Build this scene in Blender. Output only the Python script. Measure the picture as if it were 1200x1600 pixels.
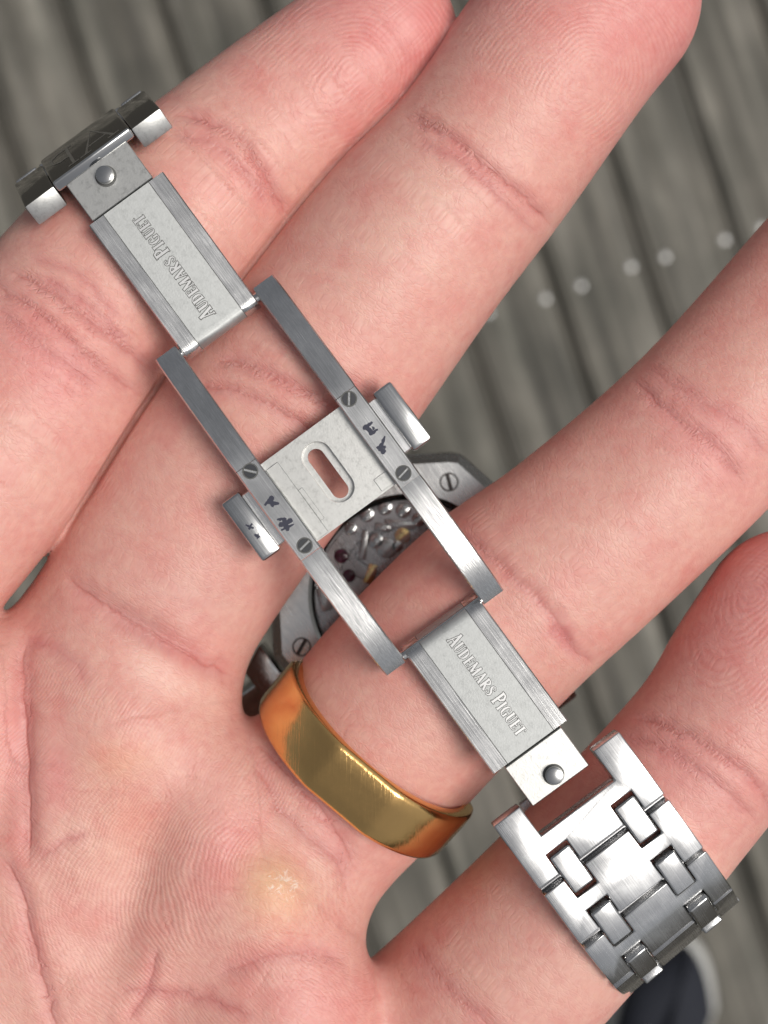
import bpy, bmesh, math, random
import numpy as np
from mathutils import Vector, Matrix

for o in list(bpy.data.objects):
    bpy.data.objects.remove(o, do_unlink=True)
scene = bpy.context.scene
col = scene.collection
R = math.radians
random.seed(4); rng = np.random.default_rng(4)

# ------------------------------------------------------------------ camera, sky, sun, exposure
PX = 15.0            # photograph pixels per mm at the level of the fingers
DIST = 150.0         # camera above that level, mm
HZ = 1.35            # that level above the deck, m
cam_d = bpy.data.cameras.new('camera'); cam = bpy.data.objects.new('camera', cam_d); col.objects.link(cam)
cam.location = (0, 0, HZ + DIST / 1000)
cam_d.sensor_fit = 'VERTICAL'; cam_d.sensor_height = 36; cam_d.sensor_width = 27
cam_d.lens = DIST * 36 / (1600 / PX)
cam_d.clip_start = 0.005; cam_d.clip_end = 200
cam_d.dof.use_dof = True; cam_d.dof.focus_distance = (DIST - 1.5) / 1000
cam_d.dof.aperture_fstop = cam_d.lens / 1.9
scene.camera = cam

SUN_EL, SUN_AZ = 62, 96          # azimuth counted from +Y (top of the picture) towards +X
w = bpy.data.worlds.new('World'); scene.world = w; w.use_nodes = True
wn = w.node_tree; bg = wn.nodes['Background']
sky = wn.nodes.new('ShaderNodeTexSky'); sky.sky_type = 'NISHITA'; sky.sun_disc = False
sky.sun_elevation = R(SUN_EL); sky.sun_rotation = R(SUN_AZ)
sky.dust_density = 4.0; sky.air_density = 1.0; sky.ozone_density = 1.0
hs = wn.nodes.new('ShaderNodeHueSaturation'); hs.inputs['Saturation'].default_value = 0.22   # overcast: a white sky
wn.links.new(sky.outputs[0], hs.inputs['Color']); wn.links.new(hs.outputs[0], bg.inputs[0])
bg.inputs[1].default_value = 0.052
sd = bpy.data.lights.new('sun', 'SUN'); sun = bpy.data.objects.new('sun', sd); col.objects.link(sun)
sd.energy = 1.5; sd.angle = R(28); sd.color = (1, .96, .9)
sdir = Vector((math.sin(R(SUN_AZ)) * math.cos(R(SUN_EL)), math.cos(R(SUN_AZ)) * math.cos(R(SUN_EL)), math.sin(R(SUN_EL))))
sun.rotation_euler = sdir.to_track_quat('Z', 'Y').to_euler(); sun.location = (0.6, 0.6, 3)
scene.view_settings.view_transform = 'Standard'; scene.view_settings.look = 'None'
scene.view_settings.gamma = 1; scene.view_settings.use_curve_mapping = False
scene.view_settings.exposure = 0.66
scene.render.engine = 'CYCLES'
scene.render.resolution_x, scene.render.resolution_y = 768, 1024

def W(px, py, h=0.0):            # a point h mm above the finger level -> mm
    k = (DIST - h) / DIST / PX
    return np.array(((px - 600) * k, (800 - py) * k, h))
def unW(p):                      # mm points -> photograph pixels
    k = PX * DIST / (DIST - p[:, 2])
    return 600 + p[:, 0] * k, 800 - p[:, 1] * k

# ------------------------------------------------------------------ helpers
def tag(o, label=None, cat=None, group=None, kind=None):
    if label: o['label'] = label
    if cat: o['category'] = cat
    if group: o['group'] = group
    if kind: o['kind'] = kind
    return o
def empty(name, loc=(0, 0, 0), rz=0):
    o = bpy.data.objects.new(name, None); col.objects.link(o)
    o.location = loc; o.rotation_euler = (0, 0, rz); o.empty_display_size = .01
    return o
def smooth_by_angle(bm, ang=35):
    for f in bm.faces: f.smooth = True
    for e in bm.edges:
        e.smooth = len(e.link_faces) == 2 and e.calc_face_angle(0) < R(ang)
def link_mesh(name, me, parent=None, mats=()):
    o = bpy.data.objects.new(name, me); col.objects.link(o)
    for m in mats:
        if m.name not in me.materials: me.materials.append(m)
    if parent: o.parent = parent
    return o
def from_bm(name, bm, parent, mats, ang=35, unit=.001):      # bm in mm
    bmesh.ops.recalc_face_normals(bm, faces=bm.faces)
    smooth_by_angle(bm, ang)
    bmesh.ops.scale(bm, vec=(unit,) * 3, verts=bm.verts)
    me = bpy.data.meshes.new(name); bm.to_mesh(me); bm.free()
    return link_mesh(name, me, parent, mats)

def prism(pts, h0, h1, bevel=0, segs=2, bm=None, bev_mat=0, only_top=False, mat=0):
    own = bm is None
    t = bmesh.new()
    vb = [t.verts.new((x, y, h0)) for x, y in pts]; vt = [t.verts.new((x, y, h1)) for x, y in pts]
    n = len(pts)
    t.faces.new(vt); t.faces.new(vb[::-1])
    for i in range(n): t.faces.new((vb[i], vb[(i + 1) % n], vt[(i + 1) % n], vt[i]))
    bmesh.ops.recalc_face_normals(t, faces=t.faces)
    for f in t.faces: f.material_index = mat
    if bevel:
        es = [e for e in t.edges if e.calc_face_angle(0) > .5 and
              (not only_top or all(v.co.z > (h0 + h1) / 2 for v in e.verts))]
        bmesh.ops.bevel(t, geom=es, offset=bevel, segments=segs, profile=.5, affect='EDGES', material=bev_mat, clamp_overlap=True)
    if own: return t
    me = bpy.data.meshes.new('tmp'); t.to_mesh(me); t.free(); bm.from_mesh(me); bpy.data.meshes.remove(me)
    return bm
def rect(x0, x1, y0, y1): return [(x0, y0), (x1, y0), (x1, y1), (x0, y1)]
def loft(bm, rings, cap=True, mat=0, closed=True):
    vs = [[bm.verts.new(p) for p in r] for r in rings]
    n = len(vs[0])
    for a, b in zip(vs, vs[1:]):
        for i in range(n if closed else n - 1):
            f = bm.faces.new((a[i], a[(i + 1) % n], b[(i + 1) % n], b[i])); f.material_index = mat
    if cap:
        f = bm.faces.new(vs[0][::-1]); f.material_index = mat; f = bm.faces.new(vs[-1]); f.material_index = mat
    return vs
def lathe(bm, prof, seg=48, mat=0, a0=0, a1=2 * math.pi, mats=None):
    full = abs(a1 - a0 - 2 * math.pi) < 1e-6
    n = seg if full else seg + 1
    vs = []
    for k in range(n):
        a = a0 + (a1 - a0) * k / seg
        vs.append([bm.verts.new((r * math.cos(a), r * math.sin(a), z)) for r, z in prof])
    m = len(prof)
    for k in range(seg if full else seg):
        A, B = vs[k], vs[(k + 1) % n]
        for i in range(m - 1):
            if prof[i][0] < 1e-9 and prof[i + 1][0] < 1e-9: continue
            try:
                f = bm.faces.new((A[i], B[i], B[i + 1], A[i + 1])); f.material_index = mats[i] if mats else mat
            except ValueError: pass
    return bm
def disc_prism(bm, cx, cy, r, h0, h1, seg=20, bevel=0, mat=0):
    prism([(cx + r * math.cos(2 * math.pi * k / seg), cy + r * math.sin(2 * math.pi * k / seg)) for k in range(seg)], h0, h1, bevel, 2, bm, mat, True, mat)
def annulus(bm, outer, inner, h0, h1, mat=0):
    n = len(outer)
    o0 = [bm.verts.new((x, y, h0)) for x, y in outer]; o1 = [bm.verts.new((x, y, h1)) for x, y in outer]
    i0 = [bm.verts.new((x, y, h0)) for x, y in inner]; i1 = [bm.verts.new((x, y, h1)) for x, y in inner]
    for k in range(n):
        j = (k + 1) % n
        for q in ((o1[k], o1[j], i1[j], i1[k]), (o0[j], o0[k], i0[k], i0[j]), (o0[k], o0[j], o1[j], o1[k]), (i0[j], i0[k], i1[k], i1[j])):
            f = bm.faces.new(q); f.material_index = mat
    return bm

# ------------------------------------------------------------------ materials
def new_mat(name):
    m = bpy.data.materials.new(name); m.use_nodes = True
    nt = m.node_tree; return m, nt, nt.nodes['Principled BSDF']
def N(nt, typ, **kw):
    n = nt.nodes.new(typ)
    for k, v in kw.items():
        if k in n.inputs: n.inputs[k].default_value = v
        else: setattr(n, k, v)
    return n
def ramp(nt, src, stops):
    r = nt.nodes.new('ShaderNodeValToRGB'); e = r.color_ramp.elements
    while len(e) < len(stops): e.new(.5)
    for i, (p, c) in enumerate(stops):
        e[i].position = p; e[i].color = (c, c, c, 1) if not hasattr(c, '__len__') else (*c, 1)
    nt.links.new(src, r.inputs[0]); return r
def objmap(nt, scale, rz=0):
    tc = nt.nodes.new('ShaderNodeTexCoord'); mp = nt.nodes.new('ShaderNodeMapping')
    mp.inputs['Scale'].default_value = scale; mp.inputs['Rotation'].default_value = (0, 0, rz)
    nt.links.new(tc.outputs['Object'], mp.inputs[0]); return mp.outputs[0]

def steel(name, colr=(.62, .62, .61), rough=.28, brush=None, bump=.15, speck=0, aniso=0):
    m, nt, p = new_mat(name)
    p.inputs['Metallic'].default_value = 1; p.inputs['Base Color'].default_value = (*colr, 1); p.inputs['Roughness'].default_value = rough
    if brush is not None:            # fine parallel brushing in object space
        v = objmap(nt, brush)
        n = N(nt, 'ShaderNodeTexNoise', Scale=1.0, Detail=3.0, Roughness=.7); nt.links.new(v, n.inputs['Vector'])
        v2 = objmap(nt, (260, 260, 260)); n2 = N(nt, 'ShaderNodeTexNoise', Scale=1.0, Detail=4.0, Roughness=.6); nt.links.new(v2, n2.inputs['Vector'])
        b = N(nt, 'ShaderNodeBump', Strength=bump, Distance=.00005); nt.links.new(n.outputs[0], b.inputs['Height']); nt.links.new(b.outputs[0], p.inputs['Normal'])
        mx = N(nt, 'ShaderNodeMath', operation='ADD'); nt.links.new(n.outputs[0], mx.inputs[0]); nt.links.new(n2.outputs[0], mx.inputs[1])
        mr = N(nt, 'ShaderNodeMapRange'); mr.inputs['From Min'].default_value = .6; mr.inputs['From Max'].default_value = 1.4
        mr.inputs['To Min'].default_value = rough * .75; mr.inputs['To Max'].default_value = rough * 1.35
        nt.links.new(mx.outputs[0], mr.inputs[0]); nt.links.new(mr.outputs[0], p.inputs['Roughness'])
        r = ramp(nt, mx.outputs[0], [(.36, tuple(c * .80 for c in colr)), (.64, tuple(min(1, c * 1.05) for c in colr))])
        mh = N(nt, 'ShaderNodeMath', operation='MULTIPLY'); mh.inputs[1].default_value = .5; nt.links.new(mx.outputs[0], mh.inputs[0]); nt.links.new(mh.outputs[0], r.inputs[0])
        nt.links.new(r.outputs[0], p.inputs['Base Color'])
    if speck:                        # bead-blasted surface with grime specks
        v = objmap(nt, (1, 1, 1))
        n = N(nt, 'ShaderNodeTexNoise', Scale=5200.0, Detail=2.0); nt.links.new(v, n.inputs['Vector'])
        n3 = N(nt, 'ShaderNodeTexNoise', Scale=1500.0, Detail=6.0, Roughness=.75); nt.links.new(v, n3.inputs['Vector'])
        b = N(nt, 'ShaderNodeBump', Strength=.22, Distance=.00004); nt.links.new(n.outputs[0], b.inputs['Height']); nt.links.new(b.outputs[0], p.inputs['Normal'])
        r = ramp(nt, n3.outputs[0], [(.30, tuple(c * (1 - speck) for c in colr)), (.48, colr), (.75, tuple(min(1, c * 1.08) for c in colr))])
        nt.links.new(r.outputs[0], p.inputs['Base Color'])
    return m
M_BR = steel('brushed_steel', (.64, .64, .635), .21, (60, 7000, 3000), .22)
M_BRX = steel('satin_link_steel', (.68, .68, .68), .25, (90, 6500, 3000), .06)
M_POL = steel('polished_steel', (.56, .56, .555), .12, (400, 400, 400), .02)
M_BLAST = steel('blasted_steel', (.45, .46, .455), .58, speck=.16)
M_PLATE = steel('worn_blasted_steel', (.52, .52, .505), .42, speck=.26)
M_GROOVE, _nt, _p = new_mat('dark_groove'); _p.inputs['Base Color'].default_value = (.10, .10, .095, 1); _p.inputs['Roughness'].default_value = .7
M_LETTER = steel('engraved_letter', (.66, .66, .655), .32)
M_INK, _nt, _p = new_mat('blue_black_ink'); _p.inputs['Base Color'].default_value = (.022, .024, .045, 1); _p.inputs['Roughness'].default_value = .55

# ------------------------------------------------------------------ deck
def wood_mat():
    m, nt, p = new_mat('weathered_wood')
    oi = nt.nodes.new('ShaderNodeObjectInfo')
    tc = nt.nodes.new('ShaderNodeTexCoord')
    off = N(nt, 'ShaderNodeVectorMath', operation='SCALE'); off.inputs['Scale'].default_value = 13.0
    cmb = nt.nodes.new('ShaderNodeCombineXYZ'); nt.links.new(oi.outputs['Random'], cmb.inputs[0]); nt.links.new(oi.outputs['Random'], cmb.inputs[1])
    nt.links.new(cmb.outputs[0], off.inputs[0])
    add = N(nt, 'ShaderNodeVectorMath', operation='ADD'); nt.links.new(tc.outputs['Object'], add.inputs[0]); nt.links.new(off.outputs[0], add.inputs[1])
    def nz(scale, det, sc):
        mp = nt.nodes.new('ShaderNodeMapping'); mp.inputs['Scale'].default_value = sc; nt.links.new(add.outputs[0], mp.inputs[0])
        n = N(nt, 'ShaderNodeTexNoise', Scale=scale, Detail=det, Roughness=.6); nt.links.new(mp.outputs[0], n.inputs['Vector']); return n
    grain = nz(1, 5, (90, 4, 90)); streak = nz(1, 3, (38, 1.6, 38)); blot = nz(9, 4, (1, .7, 1))
    r1 = ramp(nt, streak.outputs[0], [(.30, (.074, .068, .057)), (.50, (.128, .120, .103)), (.72, (.23, .219, .192))])
    r2 = ramp(nt, grain.outputs[0], [(.34, .55), (.66, 1.35)]); r3 = ramp(nt, blot.outputs[0], [(.32, (.52, .53, .50)), (.66, (1.18, 1.15, 1.12))])
    m1 = N(nt, 'ShaderNodeMix', data_type='RGBA', blend_type='MULTIPLY'); m1.inputs[0].default_value = 1
    nt.links.new(r1.outputs[0], m1.inputs[6]); nt.links.new(r2.outputs[0], m1.inputs[7])
    m2 = N(nt, 'ShaderNodeMix', data_type='RGBA', blend_type='MULTIPLY'); m2.inputs[0].default_value = 1
    nt.links.new(m1.outputs[2], m2.inputs[6]); nt.links.new(r3.outputs[0], m2.inputs[7])
    nt.links.new(m2.outputs[2], p.inputs['Base Color']); p.inputs['Roughness'].default_value = .75
    b = N(nt, 'ShaderNodeBump', Strength=.6, Distance=.002); nt.links.new(grain.outputs[0], b.inputs['Height']); nt.links.new(b.outputs[0], p.inputs['Normal'])
    return m
M_WOOD = wood_mat()
M_SCREW = steel('deck_screw_steel', (.45, .45, .44), .5)
M_SOIL, _nt, _p = new_mat('soil'); _p.inputs['Base Color'].default_value = (.05, .046, .038, 1); _p.inputs['Roughness'].default_value = .95
deck_ang = math.atan2(.31, .95)                        # boards run 18 degrees off the picture's vertical
deck = empty('deck', (0, 0, 0), deck_ang); tag(deck, 'weathered grey timber deck boards far below the hand', kind='structure')
DK = PX * DIST / (DIST + HZ * 1000) / .001              # pixels per metre on the deck
PITCH = 148 / DK; GAP = .012
bm = bmesh.new()
prof = [(-PITCH / 2 + .0018, -.028), (-PITCH / 2 + .0018, -.0085), (-PITCH / 2 + GAP / 2 - .001, -.008), (-PITCH / 2 + GAP / 2, -.006), (-PITCH / 2 + GAP / 2 + .0022, -.001), (-PITCH / 2 + GAP / 2 + .005, 0)]
prof = prof + [(-.0, .0004)] + [(-x, z) for x, z in prof[::-1]]
loft(bm, [[(x, y, z) for x, z in prof] for y in (-1.6, 1.6)])
board_me = None
bm_s = bmesh.new(); disc_prism(bm_s, 0, 0, .0042, -.003, .0012, 14, .0006)
bmesh.ops.recalc_face_normals(bm_s, faces=bm_s.faces); smooth_by_angle(bm_s); scr_me = bpy.data.meshes.new('screw'); bm_s.to_mesh(scr_me); bm_s.free(); scr_me.materials.append(M_SCREW)
bmesh.ops.recalc_face_normals(bm, faces=bm.faces); smooth_by_angle(bm); board_me = bpy.data.meshes.new('board'); bm.to_mesh(board_me); bm.free(); board_me.materials.append(M_WOOD)
# gap lines cross the picture at n.p = 980 + 148 k (n across the boards)
n0 = (.95 * 600 - .31 * 800)
for k in range(-14, 15):
    c = (980 - 74 + 148 * k - n0) / DK
    b = link_mesh('board', board_me, deck); b.location = (c, random.uniform(-.05, .05), random.uniform(-.0008, .0008))
    for ux in (-.026, .033):
        for yy in (-.63, .163, .96):
            s_ = link_mesh('screw', scr_me, b)
            s_.location = (ux + random.uniform(-.004, .004), yy - b.location.y + random.uniform(-.004, .004), -.0002)
gm = bmesh.new(); loft(gm, [[(-1.6, y, -.028), (1.6, y, -.028), (1.6, y, -.07), (-1.6, y, -.07)] for y in (-1.55, -1.45)])
for yy in (-1.5, -.9, -.35, .3, .9, 1.5):
    t = bmesh.new(); loft(t, [[(x, yy - .022, -.030), (x, yy + .022, -.030), (x, yy + .022, -.12), (x, yy - .022, -.12)] for x in (-2.1, 2.1)])
    o = from_bm('joist', t, deck, [M_WOOD], unit=1)
gm.free()
gm = bmesh.new(); gv = [gm.verts.new(p) for p in ((-60, -60, -.16), (60, -60, -.16), (60, 60, -.16), (-60, 60, -.16))]; gm.faces.new(gv)
ground = from_bm('ground', gm, None, [M_SOIL], unit=1); tag(ground, 'dark soil under the deck boards', kind='structure')

# ------------------------------------------------------------------ hand: signed distance field -> one continuous mesh
def spline(nodes, sub=8):
    P = np.array(nodes, float); n = len(P)
    Q = np.vstack([2 * P[0] - P[1], P, 2 * P[-1] - P[-2]])
    out = []
    for i in range(n - 1):
        p0, p1, p2, p3 = Q[i:i + 4]
        for t in np.linspace(0, 1, sub, endpoint=False):
            out.append(.5 * (2 * p1 + (p2 - p0) * t + (2 * p0 - 5 * p1 + 4 * p2 - p3) * t * t + (3 * p1 - p0 - 3 * p2 + p3) * t ** 3))
    out.append(P[-1]); return np.array(out)
ZS = 1.10                                         # fingers are flatter than wide
def chain(nodes, sub=5):                          # nodes: (px, py, top height mm, half width px)
    rows = []
    for px, py, top, r in nodes:
        rm = r / PX; h = top - rm / ZS
        for _ in range(2):
            rm = r / PX * (DIST - h) / DIST; h = top - rm / ZS
        x, y, z = W(px, py, h); rows.append((x, y, z * ZS, rm))
    return spline(rows, sub)
fingers = {
    'index': chain([(597, 52, -5.0, 117), (534, 106, -4.4, 124), (450, 178, -3.6, 134), (355, 262, -2.4, 144), (266, 349, -1.0, 158), (142, 481, .2, 172), (27, 649, 1.6, 171), (-70, 788, 2.2, 157), (-170, 915, 1.0, 160), (-230, 1040, 0, 165)]),
    'middle': chain([(938, 0, .2, 156), (872, 80, .5, 158), (752, 252, .3, 157), (637, 386, .6, 168), (482, 591, .1, 178), (332, 784, -1.2, 184), (229, 959, -2.0, 174), (125, 1122, -3.2, 186)]),
    'ring': chain([(1440, 292, -2, 140), (1330, 420, -1.2, 150), (1115, 662, -.8, 152), (915, 845, -.6, 159), (772, 962, -.9, 170), (628, 1112, -2.2, 172), (560, 1195, -3.0, 166), (482, 1285, -4.2, 160), (400, 1390, -4.0, 165)]),
    'pinky': chain([(1240, 968, -1.2, 143), (1185, 1055, -.6, 145), (1112, 1165, -.9, 141), (955, 1348, -1.2, 150), (805, 1508, -2.6, 158), (660, 1650, -5.5, 165), (500, 1800, -6.0, 180)]),
    'thumb': chain([(-560, 1180, 8, 160), (-520, 1320, 7, 165), (-430, 1520, 5, 170), (-330, 1700, 3, 200), (-400, 1950, 0, 230)]),
}
palm = [chain(c, 3) for c in (
    [(-98, 1105, 2.6, 134), (-130, 1330, 1.2, 150), (-330, 1750, -1, 200), (-480, 2060, -1, 210)],
    [(190, 1150, -.6, 158), (80, 1330, -1.2, 175), (-170, 1700, -1.5, 200), (-420, 2080, -1.5, 210)],
    [(330, 1270, -.9, 120), (270, 1420, -1.2, 150), (0, 1760, -1.5, 200), (-330, 2100, -1.5, 210)],
    [(412, 1432, .0, 128), (420, 1600, -.4, 140), (200, 1850, -1, 200), (-240, 2160, -1, 210)],
    [(430, 1640, -.2, 150), (300, 1900, -.5, 220), (-200, 2240, -1, 210)],
    [(-100, 1720, 1.5, 180), (-250, 1800, 3, 210), (-420, 2020, 1, 220)],
    [(-420, 2080, -1, 240), (-540, 2260, -2, 240)],
)]
KB = {'index': 4.0, 'middle': 7.0, 'ring': 5.0, 'pinky': 4.0, 'thumb': 8.0}
segs = []                                         # (a, b, ra, rb, part id)
names = list(fingers)
for i, nme in enumerate(names):
    c = fingers[nme]
    for a, b in zip(c, c[1:]): segs.append((a[:3], b[:3], a[3], b[3], i))
for j, c in enumerate(palm):
    for a, b in zip(c, c[1:]): segs.append((a[:3], b[:3], a[3], b[3], 10 + j))
def seg_d(P, s):
    a, b, ra, rb, _ = s
    a = a.astype(np.float32); d = b.astype(np.float32) - a; q = P - a; t = np.clip((q @ d) / (d @ d), 0, 1)
    q -= t[:, None] * d
    return np.sqrt(np.einsum('ij,ij->i', q, q)) - (ra + (rb - ra) * t)
def smin(a, b, k):
    h = np.maximum(k - np.abs(a - b), 0) / k
    return np.minimum(a, b) - h * h * k * .25
BIG = 40.0
def hand_sdf(P, sel):                             # P already in stretched space
    fd = [None] * len(names); pd = {}
    for s in sel:
        d = seg_d(P, s); i = s[4]
        if i < 10: fd[i] = d if fd[i] is None else np.minimum(fd[i], d)
        else: pd[i] = d if i not in pd else np.minimum(pd[i], d)
    pal = None
    for i in sorted(pd):
        if i in (10,): continue
        pal = pd[i] if pal is None else smin(pal, pd[i], 7.0)
    if 10 in pd: pal = pd[10] if pal is None else smin(pal, pd[10], 1.6)
    out = pal if pal is not None else np.full(len(P), BIG)
    for i, d in enumerate(fd):
        if d is None: continue
        if pal is not None: d = smin(pal, d, KB[names[i]])
        out = smin(out, d, .8)
    if fd[0] is not None and fd[1] is not None:        # index and middle finger touch but stay two fingers
        sl_ = np.minimum((.62 - np.abs(fd[0] - fd[1])) * .5, P[:, 2] / ZS + 8.5)
        if pal is not None: sl_ = np.minimum(sl_, pal - 2.5)
        out = np.maximum(out, sl_)
    return out
CELL = .41; BS = 10
allp = np.array([s[0] for s in segs] + [s[1] for s in segs]); allr = np.array([s[2] for s in segs] + [s[3] for s in segs])
lo = (allp - allr[:, None]).min(0) - 3; hi = (allp + allr[:, None]).max(0) + 3
nb = np.ceil((hi - lo) / (CELL * BS)).astype(int); dim = nb * BS + 1
vol = np.full(dim, BIG, np.float32)
sa = np.array([s[0] for s in segs]); sb = np.array([s[1] for s in segs]); sr = np.array([max(s[2], s[3]) for s in segs]); srm = np.array([min(s[2], s[3]) for s in segs])
g1 = np.arange(BS + 1) * CELL
gx, gy, gz = np.meshgrid(g1, g1, g1, indexing='ij'); gl = np.stack([gx.ravel(), gy.ravel(), gz.ravel()], 1).astype(np.float32)
half = CELL * BS * .5; rad = half * math.sqrt(3)
sp = np.array([s[4] for s in segs]); sdv = sb - sa; sl = (sdv * sdv).sum(1)
for bi in range(nb[0]):
    for bj in range(nb[1]):
        for bk in range(nb[2]):
            o0 = lo + np.array((bi, bj, bk)) * CELL * BS; c = o0 + half
            t = np.clip(((c - sa) * sdv).sum(1) / sl, 0, 1); q = c - sa - t[:, None] * sdv
            dd = np.sqrt((q * q).sum(1)); near = dd - sr
            mn = near.min()
            sl_ = (slice(bi * BS, bi * BS + BS + 1), slice(bj * BS, bj * BS + BS + 1), slice(bk * BS, bk * BS + BS + 1))
            if mn > rad + 2: continue
            if (dd - srm).min() < -rad - .4: vol[sl_] = -BIG; continue
            pmin = np.full(20, 1e9); np.minimum.at(pmin, sp, near)
            idx = np.nonzero((near < max(mn, -rad) + rad * 2 + 6.5) & (near < pmin[sp] + 1.6 * rad))[0]
            vol[sl_] = hand_sdf(gl + o0.astype(np.float32), [segs[i] for i in idx]).reshape(BS + 1, BS + 1, BS + 1)
def surface_nets(v):
    ins = v < 0; nx, ny, nz = v.shape
    cnt = np.zeros((nx - 1, ny - 1, nz - 1), np.int8)
    for a in (0, 1):
        for b in (0, 1):
            for c in (0, 1): cnt += ins[a:nx - 1 + a, b:ny - 1 + b, c:nz - 1 + c]
    act = (cnt > 0) & (cnt < 8); ids = np.full(cnt.shape, -1, np.int32); ii = np.argwhere(act); ids[act] = np.arange(len(ii))
    acc = np.zeros((len(ii), 3)); num = np.zeros(len(ii))
    corner = np.array([(a, b, c) for a in (0, 1) for b in (0, 1) for c in (0, 1)])
    for p in range(8):
        for q in range(p + 1, 8):
            if abs(corner[p] - corner[q]).sum() != 1: continue
            A = ii + corner[p]; B = ii + corner[q]
            va = v[A[:, 0], A[:, 1], A[:, 2]]; vb = v[B[:, 0], B[:, 1], B[:, 2]]
            x = (va < 0) != (vb < 0); t = np.where(x, va / np.where(x, va - vb, 1), 0)
            acc += np.where(x[:, None], corner[p] + t[:, None] * (corner[q] - corner[p]), 0); num += x
    V = ii + acc / num[:, None]
    quads = []
    for ax in range(3):
        s0 = [slice(None)] * 3; s1 = [slice(None)] * 3; s0[ax] = slice(0, -1); s1[ax] = slice(1, None)
        e = np.argwhere(ins[tuple(s0)] != ins[tuple(s1)]); u, w_ = [(1, 2), (2, 0), (0, 1)][ax]
        du = np.zeros(3, int); du[u] = 1; dw = np.zeros(3, int); dw[w_] = 1
        ok = (e[:, u] > 0) & (e[:, w_] > 0) & (e[:, u] < v.shape[u] - 1) & (e[:, w_] < v.shape[w_] - 1); e = e[ok]
        g = lambda p: ids[p[:, 0], p[:, 1], p[:, 2]]
        qd = np.stack([g(e - du - dw), g(e - dw), g(e), g(e - du)], 1)
        flip = ~ins[e[:, 0], e[:, 1], e[:, 2]]
        qd[flip] = qd[flip][:, ::-1]; quads.append(qd)
    return V, np.vstack(quads)
V, F = surface_nets(vol); del vol
V = lo + V * CELL; V[:, 2] /= ZS
# light relaxation of the net
EE = np.vstack([F[:, [0, 1]], F[:, [1, 2]], F[:, [2, 3]], F[:, [3, 0]]])
def relax(V, it, f):
    for _ in range(it):
        s = np.zeros_like(V); c = np.zeros(len(V))
        for a, b in ((0, 1), (1, 0)):
            for k in range(3): s[:, k] += np.bincount(EE[:, a], V[EE[:, b], k], len(V))
            c += np.bincount(EE[:, a], minlength=len(V))
        V = V + f * (s / c[:, None] - V)
    return V
V = relax(V, 3, .5)
def vnormals(V):
    n = np.cross(V[F[:, 2]] - V[F[:, 0]], V[F[:, 3]] - V[F[:, 1]]); vn = np.zeros_like(V)
    for k in range(4):
        for c in range(3): vn[:, c] += np.bincount(F[:, k], n[:, c], len(V))
    return vn / np.maximum(np.linalg.norm(vn, axis=1)[:, None], 1e-9)
VN = vnormals(V)
# which finger a vertex belongs to, and its coordinates along / across it
NV = len(V); fid = np.full(NV, -1); flow = np.zeros((NV, 3)); best = np.full(NV, 1e9)
for i, nme in enumerate(names):
    c = fingers[nme][::2].copy(); c[:, 2] /= ZS
    reg = np.nonzero((V[:, 0] > c[:, 0].min() - 16) & (V[:, 0] < c[:, 0].max() + 16) & (V[:, 1] > c[:, 1].min() - 16) & (V[:, 1] < c[:, 1].max() + 16))[0]; VR = V[reg].astype(np.float32); NR = len(reg)
    arc = np.concatenate([[0], np.cumsum(np.linalg.norm(np.diff(c[:, :3], axis=0), axis=1))])
    bd = np.full(NR, 1e9); al = np.zeros(NR); ac = np.zeros(NR)
    for k in range(len(c) - 1):
        a, b = c[k, :3], c[k + 1, :3]; d = b - a; L2 = d @ d
        t = np.clip(((VR - a) @ d) / L2, 0, 1); q = VR - a - t[:, None] * d; dist = np.linalg.norm(q, axis=1)
        r = c[k, 3] + (c[k + 1, 3] - c[k, 3]) * t; m = dist - r < bd
        side = np.cross(d / math.sqrt(L2), (0, 0, 1)); side /= np.linalg.norm(side)
        bd[m] = (dist - r)[m]; al[m] = (arc[k] + t * math.sqrt(L2))[m]
        ang = np.arctan2(q[m] @ side, q[m, 2]); ac[m] = ang * r[m]
    m = (bd < best[reg]) & (bd < 2.0); rm = reg[m]; best[rm] = bd[m]; fid[rm] = i
    flow[rm] = np.stack([al, ac, np.full(NR, i * 40.0)], 1)[m]
pm = fid < 0
ca, sn = math.cos(R(-55)), math.sin(R(-55))
flow[pm] = np.stack([V[pm, 0] * .6 + V[pm, 1] * .8, V[pm, 0] * .8 - V[pm, 1] * .6, np.full(pm.sum(), -30.0)], 1)
qx, qy = unW(V); up = np.clip((VN[:, 2] + .15) * 1.6, 0, 1)
def polydist(pts, mg=60):
    xs = [p[0] for p in pts]; ys = [p[1] for p in pts]
    g = np.nonzero((qx > min(xs) - mg) & (qx < max(xs) + mg) & (qy > min(ys) - mg) & (qy < max(ys) + mg) & (up > 0))[0]
    X, Y = qx[g], qy[g]; d = np.full(len(g), 1e9); sd_ = np.zeros(len(g)); tt = np.zeros(len(g)); L = 0; tot = sum(math.dist(a, b) for a, b in zip(pts, pts[1:]))
    for (ax, ay), (bx, by) in zip(pts, pts[1:]):
        dx, dy = bx - ax, by - ay; l2 = dx * dx + dy * dy
        t = np.clip(((X - ax) * dx + (Y - ay) * dy) / l2, 0, 1)
        e = np.hypot(X - ax - t * dx, Y - ay - t * dy); m = e < d; d[m] = e[m]; tt[m] = (L + t[m] * math.sqrt(l2)) / tot; L += math.sqrt(l2)
        sd_[m] = (e * np.sign((X - ax) * dy - (Y - ay) * dx))[m]
    return g, d, tt, sd_
def wob(pts, amp=4):
    s = spline([(x, y, 0, 0) for x, y in pts], 7)[:, :2]
    return [tuple(p) for p in s + rng.normal(0, amp * .35, s.shape)]
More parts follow.
